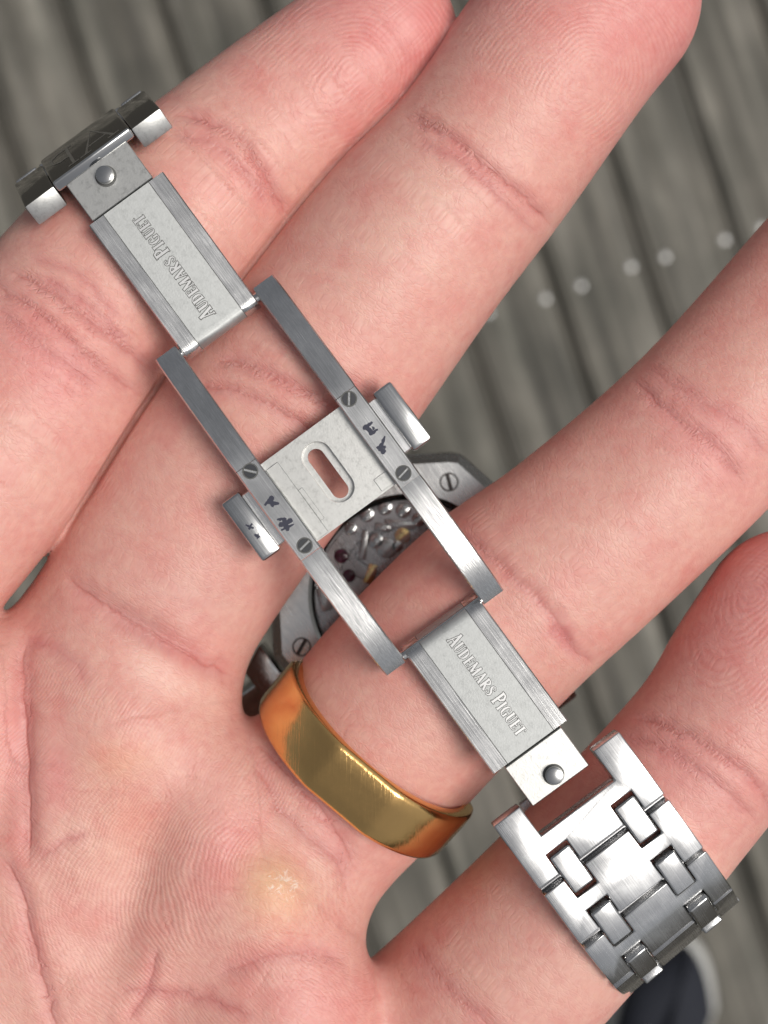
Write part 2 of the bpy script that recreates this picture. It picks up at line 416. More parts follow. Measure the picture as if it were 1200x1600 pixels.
cd = np.full(NV, 99.0); cs = np.zeros(NV); wrk = np.zeros(NV); dz = np.zeros(NV); red = np.zeros(NV); pale = np.zeros(NV)
def put_line(i_, d, sd_, k, st):
    m = (d < np.abs(cd[i_])) & ((k > .02) | (cs[i_] == 0)) & (d < 34); j = i_[m]; cd[j] = sd_[m]; cs[j] = (k * st)[m]
def crease(pts, sig, depth, who=None, bulge=.28, rd=.5, fade=.12, line=None):
    i_, d, t, sd_ = polydist(wob(pts)); k = up[i_] * np.clip(np.minimum(t, 1 - t) / fade, .0, 1)
    if who is not None: k = k * (fid[i_] == names.index(who))
    put_line(i_, d, sd_, k, min(1, depth * 2.6) if line is None else line)
    if not depth: return
    g = np.exp(-(d / sig) ** 2)
    dz[i_] += k * depth * .85 * (-g + bulge * np.exp(-((d - 2.6 * sig) / (1.7 * sig)) ** 2)); red[i_] += rd * k * np.exp(-(d / (sig * 1.6)) ** 2); wrk[i_] = np.maximum(wrk[i_], k * np.exp(-(d / 38) ** 2))
def bump(x, y, sx, sy, ang, hgt, who=None):
    a = R(ang); u = (qx - x) * math.cos(a) + (qy - y) * math.sin(a); v = -(qx - x) * math.sin(a) + (qy - y) * math.cos(a)
    g = hgt * np.exp(-(u / sx) ** 2 - (v / sy) ** 2) * up
    if who is not None: g = g * (fid == names.index(who))
    dz[:] += g
# finger joint creases
crease([(268, 178), (325, 188), (385, 232), (428, 300), (455, 345)], 9, .34, 'index')
crease([(262, 205), (330, 225), (380, 268), (420, 330)], 8, .18, 'index')
crease([(0, 412), (70, 452), (140, 505), (215, 560), (250, 590)], 9, .32, 'index')
crease([(-20, 440), (60, 490), (150, 570), (225, 622)], 9, .30, 'index')
crease([(60, 428), (130, 470), (205, 540)], 6, .16, 'index')
crease([(-10, 480), (70, 545), (160, 610)], 8, .16, 'index')
crease([(40, 400), (120, 430), (190, 500)], 6, .12, 'index')
crease([(625, 178), (690, 208), (760, 262), (815, 305), (868, 362)], 9, .40, 'middle')
crease([(640, 215), (720, 255), (790, 318), (835, 368)], 7, .15, 'middle')
crease([(320, 560), (385, 570), (460, 605), (530, 640), (610, 700)], 10, .34, 'middle')
crease([(290, 600), (370, 612), (450, 650), (560, 720)], 9, .26, 'middle')
crease([(395, 470), (440, 520), (520, 580), (600, 620)], 8, .10, 'middle')
crease([(100, 900), (133, 927), (187, 962), (253, 998), (320, 1035), (380, 1062)], 13, .50, None)
crease([(860, 975), (890, 1010), (930, 1040)], 8, .16, 'ring')
crease([(700, 820), (780, 880), (860, 960), (905, 1030)], 9, .22, 'ring')
crease([(985, 590), (1050, 650), (1110, 690), (1165, 760)], 9, .28, 'ring')
crease([(1000, 570), (1075, 615), (1150, 660), (1210, 720)], 10, .14, 'ring')
crease([(400, 1160), (455, 1215), (520, 1290), (560, 1370)], 12, .3, None)
crease([(975, 1118), (1040, 1135), (1110, 1170), (1180, 1225), (1220, 1290)], 9, .34, 'pinky')
crease([(960, 1150), (1030, 1165), (1110, 1215), (1190, 1290)], 9, .18, 'pinky')
crease([(640, 1460), (680, 1520), (740, 1580), (800, 1640)], 12, .22, 'pinky')
# palm creases and folds
crease([(38, 985), (36, 1060), (40, 1160), (44, 1260), (46, 1360)], 12, .55, None, .35)
crease([(0, 1330), (32, 1390), (50, 1460), (68, 1530), (95, 1620)], 10, .35, None)
crease([(40, 1000), (80, 1012), (118, 1040), (140, 1080)], 8, .10, None)
crease([(58, 1345), (90, 1320), (140, 1300)], 6, .12, None)
crease([(200, 1600), (232, 1540), (245, 1480)], 7, .22, None)
crease([(180, 1548), (260, 1552), (330, 1565), (400, 1590)], 7, .2, None)
crease([(330, 1530), (420, 1495), (500, 1490), (545, 1510)], 10, .22, None)
crease([(400, 1185), (440, 1270), (520, 1340), (545, 1400)], 9, .25, None)
def fine(pts, n, spread, st, who=None):              # short thin lines that run beside a crease
    P = np.array(pts, float)
    for _ in range(n):
        a = rng.uniform(0, .6); b = a + rng.uniform(.2, .45); f = np.linspace(a, min(b, 1), 4) * (len(P) - 1)
        q = np.stack([np.interp(f, range(len(P)), P[:, 0]), np.interp(f, range(len(P)), P[:, 1])], 1)
        t = q[-1] - q[0]; nn = np.array((-t[1], t[0])) / (np.hypot(*t) + 1e-6); q = q + nn * rng.normal(0, spread) + rng.normal(0, 3, q.shape)
        crease([tuple(p) for p in q], 5, 0, who, line=st * rng.uniform(.5, 1), fade=.3)
for pts, who in (([(268, 178), (325, 188), (385, 232), (455, 345)], 'index'), ([(0, 420), (70, 460), (140, 520), (235, 600)], 'index'), ([(0, 470), (80, 540), (180, 640)], 'index'), ([(625, 178), (690, 208), (760, 262), (868, 362)], 'middle'),
                 ([(310, 570), (400, 590), (480, 630), (600, 710)], 'middle'), ([(700, 830), (780, 890), (905, 1030)], 'ring'), ([(985, 590), (1050, 640), (1165, 750)], 'ring'), ([(975, 1118), (1060, 1145), (1220, 1290)], 'pinky'), ([(640, 1460), (700, 1530), (800, 1640)], 'pinky')):
    fine(pts, 12, 30, .34, who)
for _ in range(70):                                   # criss-cross of the palm
    x, y = rng.uniform(40, 540), rng.uniform(1080, 1600); a = R(rng.choice((-62, -50, 20, 70)) + rng.normal(0, 14)); l = rng.uniform(30, 95)
    crease([(x, y), (x + l * .5 * math.cos(a), y + l * .5 * math.sin(a) + rng.normal(0, 5)), (x + l * math.cos(a), y + l * math.sin(a))], 5, 0, line=rng.uniform(.12, .38), fade=.35)
# pads and hollows
bump(215, 1130, 120, 60, 20, .7); bump(170, 1190, 90, 60, 20, .5); bump(430, 1385, 75, 80, 0, 1.0); bump(210, 1400, 38, 150, 18, -.9)
bump(285, 1240, 60, 100, 40, -.5); bump(330, 1330, 60, 80, 30, .5); bump(120, 1350, 60, 110, 20, .5); bump(150, 1480, 60, 60, 0, -.35)
bump(220, 975, 90, 28, 27, -.7); bump(500, 1560, 60, 50, 0, .4); bump(330, 1520, 70, 40, 0, -.4); bump(50, 1560, 90, 80, 0, .5)
bump(430, 1385, 42, 46, 0, .3); bump(850, 90, 110, 90, -45, .5, 'middle'); bump(560, 120, 90, 80, -45, .4, 'index'); bump(640, 400, 130, 90, -52, .35, 'middle'); bump(1150, 940, 90, 80, -60, .5, 'pinky')
# broad uneven softness
for _ in range(46):
    a, b = rng.uniform(-50, 1250), rng.uniform(-50, 1650); bump(a, b, rng.uniform(25, 60), rng.uniform(20, 50), rng.uniform(0, 180), rng.normal(0, .10))
V = V + VN * dz[:, None]
# ---- ridge lines (dermatoglyphs): phase and strength per vertex, in mm of ridge distance
phase = flow[:, 0] * 1.0; amp = np.full(NV, .0)
qmm = np.stack([qx / PX, qy / PX], 1)
wv = lambda fx, fy, ph: np.sin(qmm[:, 0] * fx + qmm[:, 1] * fy + ph)
warp = .30 * wv(.35, .22, 1) + .22 * wv(-.25, .48, 2) + .12 * wv(.9, .6, .3) + .1 * wv(.7, -1.0, 4)
def whorl(cx, cy, ang, stretch, who, rmax, a=1.0):
    t = R(ang); u = ((qx - cx) * math.cos(t) + (qy - cy) * math.sin(t)) / PX; v = (-(qx - cx) * math.sin(t) + (qy - cy) * math.cos(t)) / PX
    uu = np.where(u < 0, u * stretch, u)                 # a loop that opens towards the joint
    rho = np.sqrt(uu * uu + v * v); m = (fid == names.index(who)) & (flow[:, 0] < rmax)
    phase[m] = (rho + warp * .6)[m]; amp[m] = (a * np.clip((rmax - flow[:, 0]) / 5.0, 0, 1) * (.62 + .38 * np.clip(wv(.8, .5, 1.2) + wv(-.6, .9, 2.4), -1, 1)))[m]
whorl(925, 112, -48, .42, 'middle', 19, .75); whorl(548, 108, -42, .42, 'index', 18, .75); whorl(1175, 930, -58, .5, 'pinky', 15, .8)
sg_ = lambda x: 1 / (1 + np.exp(-np.clip(x, -30, 30)))
A = sg_((qy - (1015 + .27 * np.clip(qx, 0, 400))) / 14) * sg_((np.minimum(395 + (qy - 1130) * .62, 566) - qx) / 9) * (fid != 3)
hyp = 118 * (np.sqrt(1 + ((qy - 1405 + .12 * (qx - 200)) / 120) ** 2) - 1)
m = A > .02
phase[m] = ((qx - hyp) / PX + warp * 1.5)[m]
rough_ = .34 + .75 * np.exp(-((qx - 240) / 90) ** 2 - ((qy - 1390) / 130) ** 2) + .22 * np.clip(wv(.42, .31, 2.2) + wv(-.3, .66, .4), -1, 1)
amp[m] = (A * rough_ * np.clip(1 - np.exp(-((qx - 430) / 60) ** 2 - ((qy - 1390) / 70) ** 2) - .6 * np.exp(-((qx - 190) / 70) ** 2 - ((qy - 1180) / 50) ** 2), 0, 1))[m]
amp *= up
# ---- own colour of the skin
def G(x, y, sx, sy, a=0):
    a = R(a); u = (qx - x) * math.cos(a) + (qy - y) * math.sin(a); v = -(qx - x) * math.sin(a) + (qy - y) * math.cos(a)
    return np.exp(-(u / sx) ** 2 - (v / sy) ** 2)
base = np.array((.672, .350, .298)); pink = np.array((.672, .262, .252)); yel = np.array((.70, .400, .240)); palec = np.array((.73, .465, .39)); mauve = np.array((.56, .31, .275))
C = np.tile(base, (NV, 1))
def mixc(c, k):
    k = np.clip(k, 0, 1)[:, None]; C[:] = C * (1 - k) + c * k
pk = np.clip(1 - flow[:, 0] / 20, 0, 1) * (fid >= 0) * .75
mixc(pink, pk)
mixc(pink, .55 * (G(60, 560, 150, 60, 40) * (fid == 0) + G(360, 1330, 60, 70) + G(500, 1560, 90, 60) + G(20, 1180, 30, 120) + G(90, 1210, 30, 70) + G(860, 640, 80, 60) * 0 + G(1100, 690, 120, 60, 45) * (fid == 2) + G(1050, 1200, 120, 60, 40) * (fid == 3)))
mixc(yel, .85 * G(428, 1388, 50, 60, -20) + .38 * G(190, 1185, 50, 34) + .2 * G(200, 1290, 60, 60))
mixc(mauve, .6 * G(220, 985, 60, 22, 25) + .35 * G(300, 930, 120, 60))
mixc(palec, .45 * (G(250, 1060, 110, 25, 20) + G(480, 1330, 30, 60, -30) + G(120, 1300, 60, 30) + G(640, 350, 140, 70, -50) * (fid == 1) + G(970, 1440, 130, 60, -48) * (fid == 3)))
mixc(pink * .82, np.clip(red, 0, .8))
me = bpy.data.meshes.new('hand')
Vm = V * .001
me.vertices.add(NV); me.vertices.foreach_set('co', Vm.astype(np.float32).ravel())
nf = len(F); me.loops.add(nf * 4); me.polygons.add(nf)
me.loops.foreach_set('vertex_index', F.astype(np.int32).ravel()); me.polygons.foreach_set('loop_start', np.arange(0, nf * 4, 4, dtype=np.int32)); me.polygons.foreach_set('loop_total', np.full(nf, 4, np.int32))
me.polygons.foreach_set('use_smooth', np.ones(nf, bool)); me.update(); me.validate()
for nme, arr in (('ridge_phase', phase), ('ridge_amp', amp), ('wrinkle', np.clip(wrk, 0, 1)), ('crease_dist', cd / PX), ('crease_abs', np.abs(cd) / PX), ('crease_str', cs), ('dry', np.clip(1.05 * G(440, 1380, 60, 60, -20) + .9 * G(203, 1170, 14, 8), 0, 1))):
    a = me.attributes.new(nme, 'FLOAT', 'POINT'); a.data.foreach_set('value', arr.astype(np.float32))
a = me.attributes.new('flow', 'FLOAT_VECTOR', 'POINT'); a.data.foreach_set('vector', flow.astype(np.float32).ravel())
a = me.attributes.new('tint', 'FLOAT_COLOR', 'POINT'); a.data.foreach_set('color', np.hstack([C, np.ones((NV, 1))]).astype(np.float32).ravel())
def skin_mat():
    m, nt, p = new_mat('skin'); L = nt.links.new
    at = lambda n: N(nt, 'ShaderNodeAttribute', attribute_name=n)
    tint, ph, am, fl = at('tint'), at('ridge_phase'), at('ridge_amp'), at('flow')
    tc = nt.nodes.new('ShaderNodeTexCoord')
    n1 = N(nt, 'ShaderNodeTexNoise', Scale=170.0, Detail=5.0, Roughness=.62); L(tc.outputs['Object'], n1.inputs['Vector'])
    n2 = N(nt, 'ShaderNodeTexNoise', Scale=900.0, Detail=3.0, Roughness=.6); L(tc.outputs['Object'], n2.inputs['Vector'])
    r1 = ramp(nt, n1.outputs[0], [(.31, (.97, .83, .84)), (.5, (1, 1, 1)), (.71, (1.03, 1.10, 1.08))])
    r2 = ramp(nt, n2.outputs[0], [(.32, (.97, .91, .91)), (.68, (1.03, 1.07, 1.06))])
    a = N(nt, 'ShaderNodeMix', data_type='RGBA', blend_type='MULTIPLY'); a.inputs[0].default_value = 1; L(tint.outputs['Color'], a.inputs[6]); L(r1.outputs[0], a.inputs[7])
    b = N(nt, 'ShaderNodeMix', data_type='RGBA', blend_type='MULTIPLY'); b.inputs[0].default_value = 1; L(a.outputs[2], b.inputs[6]); L(r2.outputs[0], b.inputs[7])
    # ridges
    ml = N(nt, 'ShaderNodeMath', operation='MULTIPLY'); ml.inputs[1].default_value = 2 * math.pi / .50; L(ph.outputs['Fac'], ml.inputs[0])
    wn_ = N(nt, 'ShaderNodeTexNoise', Scale=420.0, Detail=2.0); L(tc.outputs['Object'], wn_.inputs['Vector'])
    wm = N(nt, 'ShaderNodeMath', operation='MULTIPLY_ADD'); wm.inputs[1].default_value = 7.0; L(wn_.outputs[0], wm.inputs[0]); L(ml.outputs[0], wm.inputs[2])
    sn_ = N(nt, 'ShaderNodeMath', operation='SINE'); L(wm.outputs[0], sn_.inputs[0])
    am2 = N(nt, 'ShaderNodeMath', operation='MULTIPLY'); L(sn_.outputs[0], am2.inputs[0]); L(am.outputs['Fac'], am2.inputs[1])
    # fine cross lines that follow the fingers
    mp = nt.nodes.new('ShaderNodeMapping'); mp.inputs['Scale'].default_value = (2.6, .8, 1); L(fl.outputs['Vector'], mp.inputs[0])
    n3 = N(nt, 'ShaderNodeTexNoise', Scale=1.0, Detail=4.0, Roughness=.65, Distortion=.6); L(mp.outputs[0], n3.inputs['Vector'])
    vo = N(nt, 'ShaderNodeTexVoronoi', Scale=1.0, feature='DISTANCE_TO_EDGE'); mp2 = nt.nodes.new('ShaderNodeMapping'); mp2.inputs['Scale'].default_value = (2.2, 1.0, 1); L(fl.outputs['Vector'], mp2.inputs[0]); L(mp2.outputs[0], vo.inputs['Vector'])
    vr = ramp(nt, vo.outputs['Distance'], [(0, 0), (.16, 1)])
    # colour of the ridges: valleys slightly redder
    rr = N(nt, 'ShaderNodeMapRange'); rr.inputs['From Min'].default_value = -1; rr.inputs['From Max'].default_value = 1; L(am2.outputs[0], rr.inputs[0])
    rc = ramp(nt, rr.outputs[0], [(0, (.975, .90, .89)), (.5, (1, 1, 1)), (1, (1.015, 1.05, 1.045))])
    c = N(nt, 'ShaderNodeMix', data_type='RGBA', blend_type='MULTIPLY'); c.inputs[0].default_value = 1; L(b.outputs[2], c.inputs[6]); L(rc.outputs[0], c.inputs[7])
    L(c.outputs[2], p.inputs['Base Color'])
    b1 = N(nt, 'ShaderNodeBump', Strength=.22, Distance=.00008); L(am2.outputs[0], b1.inputs['Height'])
    b2 = N(nt, 'ShaderNodeBump', Strength=.22, Distance=.00018); L(n3.outputs[0], b2.inputs['Height']); L(b1.outputs[0], b2.inputs['Normal'])
    b3 = N(nt, 'ShaderNodeBump', Strength=.28, Distance=.00007); L(vr.outputs[0], b3.inputs['Height']); L(b2.outputs[0], b3.inputs['Normal'])
    # wrinkles round the joints
    wk = at('wrinkle'); mp4 = nt.nodes.new('ShaderNodeMapping'); mp4.inputs['Scale'].default_value = (2.3, .16, 1); L(fl.outputs['Vector'], mp4.inputs[0])
    n4 = N(nt, 'ShaderNodeTexNoise', Scale=1.0, Detail=3.0, Roughness=.6, Distortion=.8); L(mp4.outputs[0], n4.inputs['Vector'])
    r4 = ramp(nt, n4.outputs[0], [(.36, 0), (.52, 1)])
    w4 = N(nt, 'ShaderNodeMath', operation='MULTIPLY'); L(r4.outputs[0], w4.inputs[0]); L(wk.outputs['Fac'], w4.inputs[1])
    b4 = N(nt, 'ShaderNodeBump', Strength=.30, Distance=.00013); L(w4.outputs[0], b4.inputs['Height']); L(b3.outputs[0], b4.inputs['Normal'])
    L(b4.outputs[0], p.inputs['Normal'])
    # sharp crease lines
    cdn, csn = at('crease_dist'), at('crease_str')
    jn = N(nt, 'ShaderNodeTexNoise', Scale=380.0, Detail=3.0, Roughness=.6); L(tc.outputs['Object'], jn.inputs['Vector'])
    j1 = N(nt, 'ShaderNodeMath', operation='MULTIPLY_ADD'); j1.inputs[1].default_value = .40; L(jn.outputs[0], j1.inputs[0]); L(cdn.outputs['Fac'], j1.inputs[2])
    j2 = N(nt, 'ShaderNodeMath', operation='SUBTRACT'); j2.inputs[1].default_value = .20; L(j1.outputs[0], j2.inputs[0])
    j3 = N(nt, 'ShaderNodeMath', operation='MULTIPLY'); L(j2.outputs[0], j3.inputs[0]); L(j2.outputs[0], j3.inputs[1])
    j4 = N(nt, 'ShaderNodeMath', operation='MULTIPLY'); j4.inputs[1].default_value = -1 / .17 ** 2; L(j3.outputs[0], j4.inputs[0])
    j5 = N(nt, 'ShaderNodeMath', operation='EXPONENT'); L(j4.outputs[0], j5.inputs[0])
    j6 = N(nt, 'ShaderNodeMath', operation='MULTIPLY'); L(j5.outputs[0], j6.inputs[0]); L(csn.outputs['Fac'], j6.inputs[1])
    ca_n = at('crease_abs'); gate = N(nt, 'ShaderNodeMapRange'); gate.inputs['From Min'].default_value = .62; gate.inputs['From Max'].default_value = .40; L(ca_n.outputs['Fac'], gate.inputs[0])
    j7 = N(nt, 'ShaderNodeMath', operation='MULTIPLY'); L(j6.outputs[0], j7.inputs[0]); L(gate.outputs[0], j7.inputs[1])
    j8 = N(nt, 'ShaderNodeMath', operation='MULTIPLY'); j8.inputs[1].default_value = .50; L(j7.outputs[0], j8.inputs[0]); j6 = j8
    b5 = N(nt, 'ShaderNodeBump', Strength=.8, Distance=.00022, invert=True); L(j6.outputs[0], b5.inputs['Height']); L(b4.outputs[0], b5.inputs['Normal']); L(b5.outputs[0], p.inputs['Normal'])
    cm = N(nt, 'ShaderNodeMix', data_type='RGBA', blend_type='MULTIPLY'); L(j6.outputs[0], cm.inputs[0]); L(c.outputs[2], cm.inputs[6]); cm.inputs[7].default_value = (.84, .56, .53, 1); c = cm
    # dry, flaking skin on the callus
    dr = at('dry'); vd = N(nt, 'ShaderNodeTexNoise', Scale=1300.0, Detail=4.0, Roughness=.7, Distortion=1.2); L(tc.outputs['Object'], vd.inputs['Vector'])
    vs_ = N(nt, 'ShaderNodeMath', operation='MULTIPLY'); L(vd.outputs[0], vs_.inputs[0]); L(dr.outputs['Fac'], vs_.inputs[1])
    rd_ = ramp(nt, vs_.outputs[0], [(.50, 0), (.58, .8)])
    dm = N(nt, 'ShaderNodeMix', data_type='RGBA'); L(rd_.outputs[0], dm.inputs[0]); L(c.outputs[2], dm.inputs[6]); dm.inputs[7].default_value = (.78, .62, .52, 1); L(dm.outputs[2], p.inputs['Base Color'])
    p.inputs['Roughness'].default_value = .46; p.inputs['Specular IOR Level'].default_value = .42
    p.inputs['Subsurface Weight'].default_value = .35; p.inputs['Subsurface Radius'].default_value = (1.0, .32, .18); p.inputs['Subsurface Scale'].default_value = .0016
    return m
M_SKIN = skin_mat()
hand = link_mesh('hand', me, None, [M_SKIN]); hand.location = (0, 0, HZ)
tag(hand, 'open left hand, palm up, fingers spread inside the steel watch bracelet', 'hand')

# ------------------------------------------------------------------ wristwatch with its opened folding clasp
PS = 15.3                                         # pixels per mm at clasp height
o_ = W(511, 738, 3)
watch = empty('wristwatch', (o_[0] / 1000, o_[1] / 1000, HZ - .0004), R(-53.8))
tag(watch, 'steel bracelet wristwatch with opened folding clasp laid across the fingers', 'wristwatch')
def part(name, bm, mats, parent=watch, ang=30): return from_bm(name, bm, parent, mats, ang)

# ---- lettering: condensed serif capitals as strokes of changing width
TK, TN = .17, .065
GL = {
    'A': (.60, [([(.05, .03), (.29, 1)], TN), ([(.28, 1), (.50, .03)], TK), ([(.13, .34), (.41, .34)], TN), ([(-.03, .02), (.14, .02)], .05), ([(.36, .02), (.62, .02)], .05)]),
    'U': (.58, [([(.13, .97), (.13, .28), (.17, .10), (.28, .03), (.39, .10), (.44, .28), (.44, .97)], [TK, TK, .12, TN, TN, TN, TN]), ([(0, .98), (.26, .98)], .05), ([(.35, .98), (.55, .98)], .05)]),
    'D': (.60, [([(.13, 0), (.13, 1)], TK), ([(.13, .975), (.30, .95), (.44, .76), (.47, .5), (.44, .24), (.30, .05), (.13, .025)], [TN, TN, .13, TK, .13, TN, TN]), ([(0, .98), (.2, .98)], .05), ([(0, .02), (.2, .02)], .05)]),
    'E': (.50, [([(.13, 0), (.13, 1)], TK), ([(0, .975), (.42, .975), (.43, .80)], TN), ([(.13, .52), (.34, .52)], TN), ([(.34, .42), (.34, .62)], .05), ([(0, .025), (.44, .025), (.46, .22)], TN)]),
    'M': (.84, [([(.10, 0), (.13, 1)], TN), ([(.12, 1), (.40, .06)], TK), ([(.40, .06), (.65, 1)], TN), ([(.68, 0), (.66, 1)], TK), ([(0, .02), (.22, .02)], .05), ([(.54, .02), (.82, .02)], .05)]),
    'R': (.60, [([(.13, 0), (.13, 1)], TK), ([(.13, .96), (.34, .94), (.47, .75), (.34, .55), (.13, .51)], [.10, .12, TK, .12, .10]), ([(.24, .50), (.50, .02), (.58, .02)], [TK, TK, TN]), ([(0, .98), (.2, .98)], .05), ([(0, .02), (.26, .02)], .05)]),
    'S': (.50, [([(.42, .72), (.40, .90), (.26, .98), (.12, .90), (.09, .74), (.20, .58), (.34, .44), (.42, .27), (.36, .09), (.22, .02), (.09, .09), (.06, .28)], [TN, TN, TN, .10, .14, TK, TK, .14, .10, TN, TN, TN])]),
    'P': (.54, [([(.13, 0), (.13, 1)], TK), ([(.13, .96), (.35, .94), (.47, .72), (.35, .49), (.13, .45)], [.10, .12, TK, .12, .10]), ([(0, .98), (.2, .98)], .05), ([(0, .02), (.28, .02)], .05)]),
    'I': (.30, [([(.13, 0), (.13, 1)], TK), ([(0, .98), (.27, .98)], .05), ([(0, .02), (.27, .02)], .05)]),
    'G': (.60, [([(.46, .72), (.42, .92), (.28, .98), (.13, .86), (.07, .5), (.13, .14), (.28, .02), (.42, .08), (.45, .16)], [TN, TN, TN, .13, TK, .13, TN, TN, TN]), ([(.46, .02), (.46, .42)], .13), ([(.36, .42), (.56, .42)], .05)]),
    'T': (.54, [([(.25, 0), (.25, 1)], TK), ([(0, .80), (.03, .975), (.48, .975), (.51, .80)], TN), ([(.13, .02), (.38, .02)], .05)]),
}
def ribbon(bm, pts, widths, tf, z):
    n = len(pts); ws = widths if hasattr(widths, '__len__') else [widths] * n
    L, Rr = [], []
    for i, (x, y) in enumerate(pts):
        a = pts[max(i - 1, 0)]; b = pts[min(i + 1, n - 1)]; dx, dy = b[0] - a[0], b[1] - a[1]; l = math.hypot(dx, dy) or 1
        nx, ny = -dy / l * ws[i] / 2, dx / l * ws[i] / 2
        L.append(bm.verts.new((*tf(x + nx, y + ny), z))); Rr.append(bm.verts.new((*tf(x - nx, y - ny), z)))
    for i in range(n - 1): bm.faces.new((L[i], Rr[i], Rr[i + 1], L[i + 1]))
def lettering(text, s0, t0, length, hgt, flip, htop, grow=0.0, zlift=.012):
    bm = bmesh.new(); adv = 0; lay = []
    for k, ch in enumerate(text):
        if ch == ' ': adv += .30; continue
        big = 1.3 if k in (0, text.find(' ') + 1) else 1.0
        lay.append((ch, adv, big)); adv += GL[ch][0] * (1.12 if big > 1 else 1.0) + .07
    sx = length / adv; z = htop + zlift; i = 0
    for ch, a, big in lay:
        for pts, wd in GL[ch][1]:
            wdl = [q + grow for q in wd] if hasattr(wd, '__len__') else wd + grow
            def tf(x, y, a=a, big=big):
                u = (a + x * (1.12 if big > 1 else 1)) * sx - length / 2; v = y * hgt * big - hgt / 2
                return (s0 - u, t0 - v) if flip else (s0 + u, t0 + v)
            p2 = pts
            if grow:
                (ax, ay), (bx, by) = pts[0], pts[1]; l = math.hypot(bx - ax, by - ay); e = grow * .5
                (cx, cy), (dx_, dy_) = pts[-2], pts[-1]; l2 = math.hypot(dx_ - cx, dy_ - cy)
                p2 = [(ax - (bx - ax) / l * e, ay - (by - ay) / l * e)] + list(pts[1:-1]) + [(dx_ + (dx_ - cx) / l2 * e, dy_ + (dy_ - cy) / l2 * e)]
            ribbon(bm, p2, wdl, tf, z + .0012 * (i % 9)); i += 1
    return bm

# ---- arms of the clasp
def harm(s):
    a = abs(s)
    if s > 5.6: return 4.0 - .008 * (a - 5.6) ** 2 - .00024 * max(a - 12, 0) ** 4
    if s < -5.4: return 4.0 - .085 * (a - 5.4) - .0055 * (a - 5.4) ** 2 - .0001 * max(a - 12, 0) ** 4
    return 4.0
def bar_section(t0, t1, top, bot, c): return [(t0 + c, top), (t1 - c, top), (t1, top - c), (t1, bot + c), (t1 - c, bot), (t0 + c, bot), (t0, bot + c), (t0, top - c)]
def arm(s0, s1, t0, t1, n=18, thick=1.9, c=.14):
    bm = bmesh.new(); rings = []
    for k in range(n + 1):
        s = s0 + (s1 - s0) * k / n
        ins = .12 if k in (0, n) else 0
        rings.append([(s, t, h) for t, h in bar_section(t0 + ins * .3, t1 - ins * .3, harm(s) - ins * .3, harm(s) - thick, c)])
    loft(bm, rings); return bm
TI, TO = 76 / PS, 116 / PS
ink_strokes = {1: [((-1.5, 6.0), (-.35, 6.0), .5), ((-1.4, 6.75), (-1.35, 5.55), .42), ((-.45, 6.75), (-.5, 5.7), .36), ((-1.0, 6.5), (-.6, 6.4), .3), ((.55, 6.9), (1.3, 5.75), .4), ((1.0, 5.7), (1.95, 5.95), .5), ((1.0, 5.5), (1.5, 6.4), .34)],
               -1: [((-1.4, -6.0), (-.4, -6.5), .5), ((-1.2, -6.85), (-.3, -5.8), .36), ((-.95, -7.1), (-1.3, -6.1), .34), ((1.1, -6.3), (2.5, -6.7), .5), ((1.5, -7.15), (1.85, -5.7), .5), ((2.0, -7.2), (2.3, -5.8), .3), ((.9, -6.95), (1.4, -6.1), .3)]}
def ink(name, strokes, parent, top):
    bm = bmesh.new()
    for i, (a, b, wd) in enumerate(strokes):
        n = 6; pts = []; ws = []
        for k in range(n + 1):
            f = k / n; pts.append((a[0] + (b[0] - a[0]) * f + random.uniform(-.04, .04), a[1] + (b[1] - a[1]) * f + random.uniform(-.04, .04))); ws.append(wd * random.uniform(.6, 1.15) * (.6 if k in (0, n) else 1))
        ribbon(bm, pts, ws, lambda x, y: (x, y), top + .008 + .0015 * i)
    return part(name, bm, [M_INK], parent)
M_HEAD = steel('dark_screw_steel', (.17, .17, .175), .18)
def slot_screw(parent, x, y, top, r, rot, mat=None, name='screw'):
    bm = bmesh.new()
    disc_prism(bm, x, y, r * 1.16, top - .25, top + .004, 24, 0, 1)
    ca_, sa_ = math.cos(rot), math.sin(rot); g = r * .19
    for sg in (1, -1):
        pts = []
        a0 = math.asin(g / r)
        for k in range(13):
            a = a0 + (math.pi - 2 * a0) * k / 12; px_, py_ = r * math.cos(a), sg * r * math.sin(a)
            pts.append((x + px_ * ca_ - py_ * sa_, y + px_ * sa_ + py_ * ca_))
        if sg < 0: pts = pts[::-1]
        prism(pts, top - .2, top + .03, .05, 1, bm, 0, True)
    if mat is None: prism([(x + a * ca_ - b * sa_, y + a * sa_ + b * ca_) for a, b in ((-r * .9, -g * .6), (r * .9, -g * .6), (r * .9, g * .6), (-r * .9, g * .6))], top - .1, top + .015, 0, 1, bm, 2, False, 2)  # bright bar added in the slot in place of its reflection
    return part(name, bm, [mat or M_HEAD, M_GROOVE, M_BR], parent)
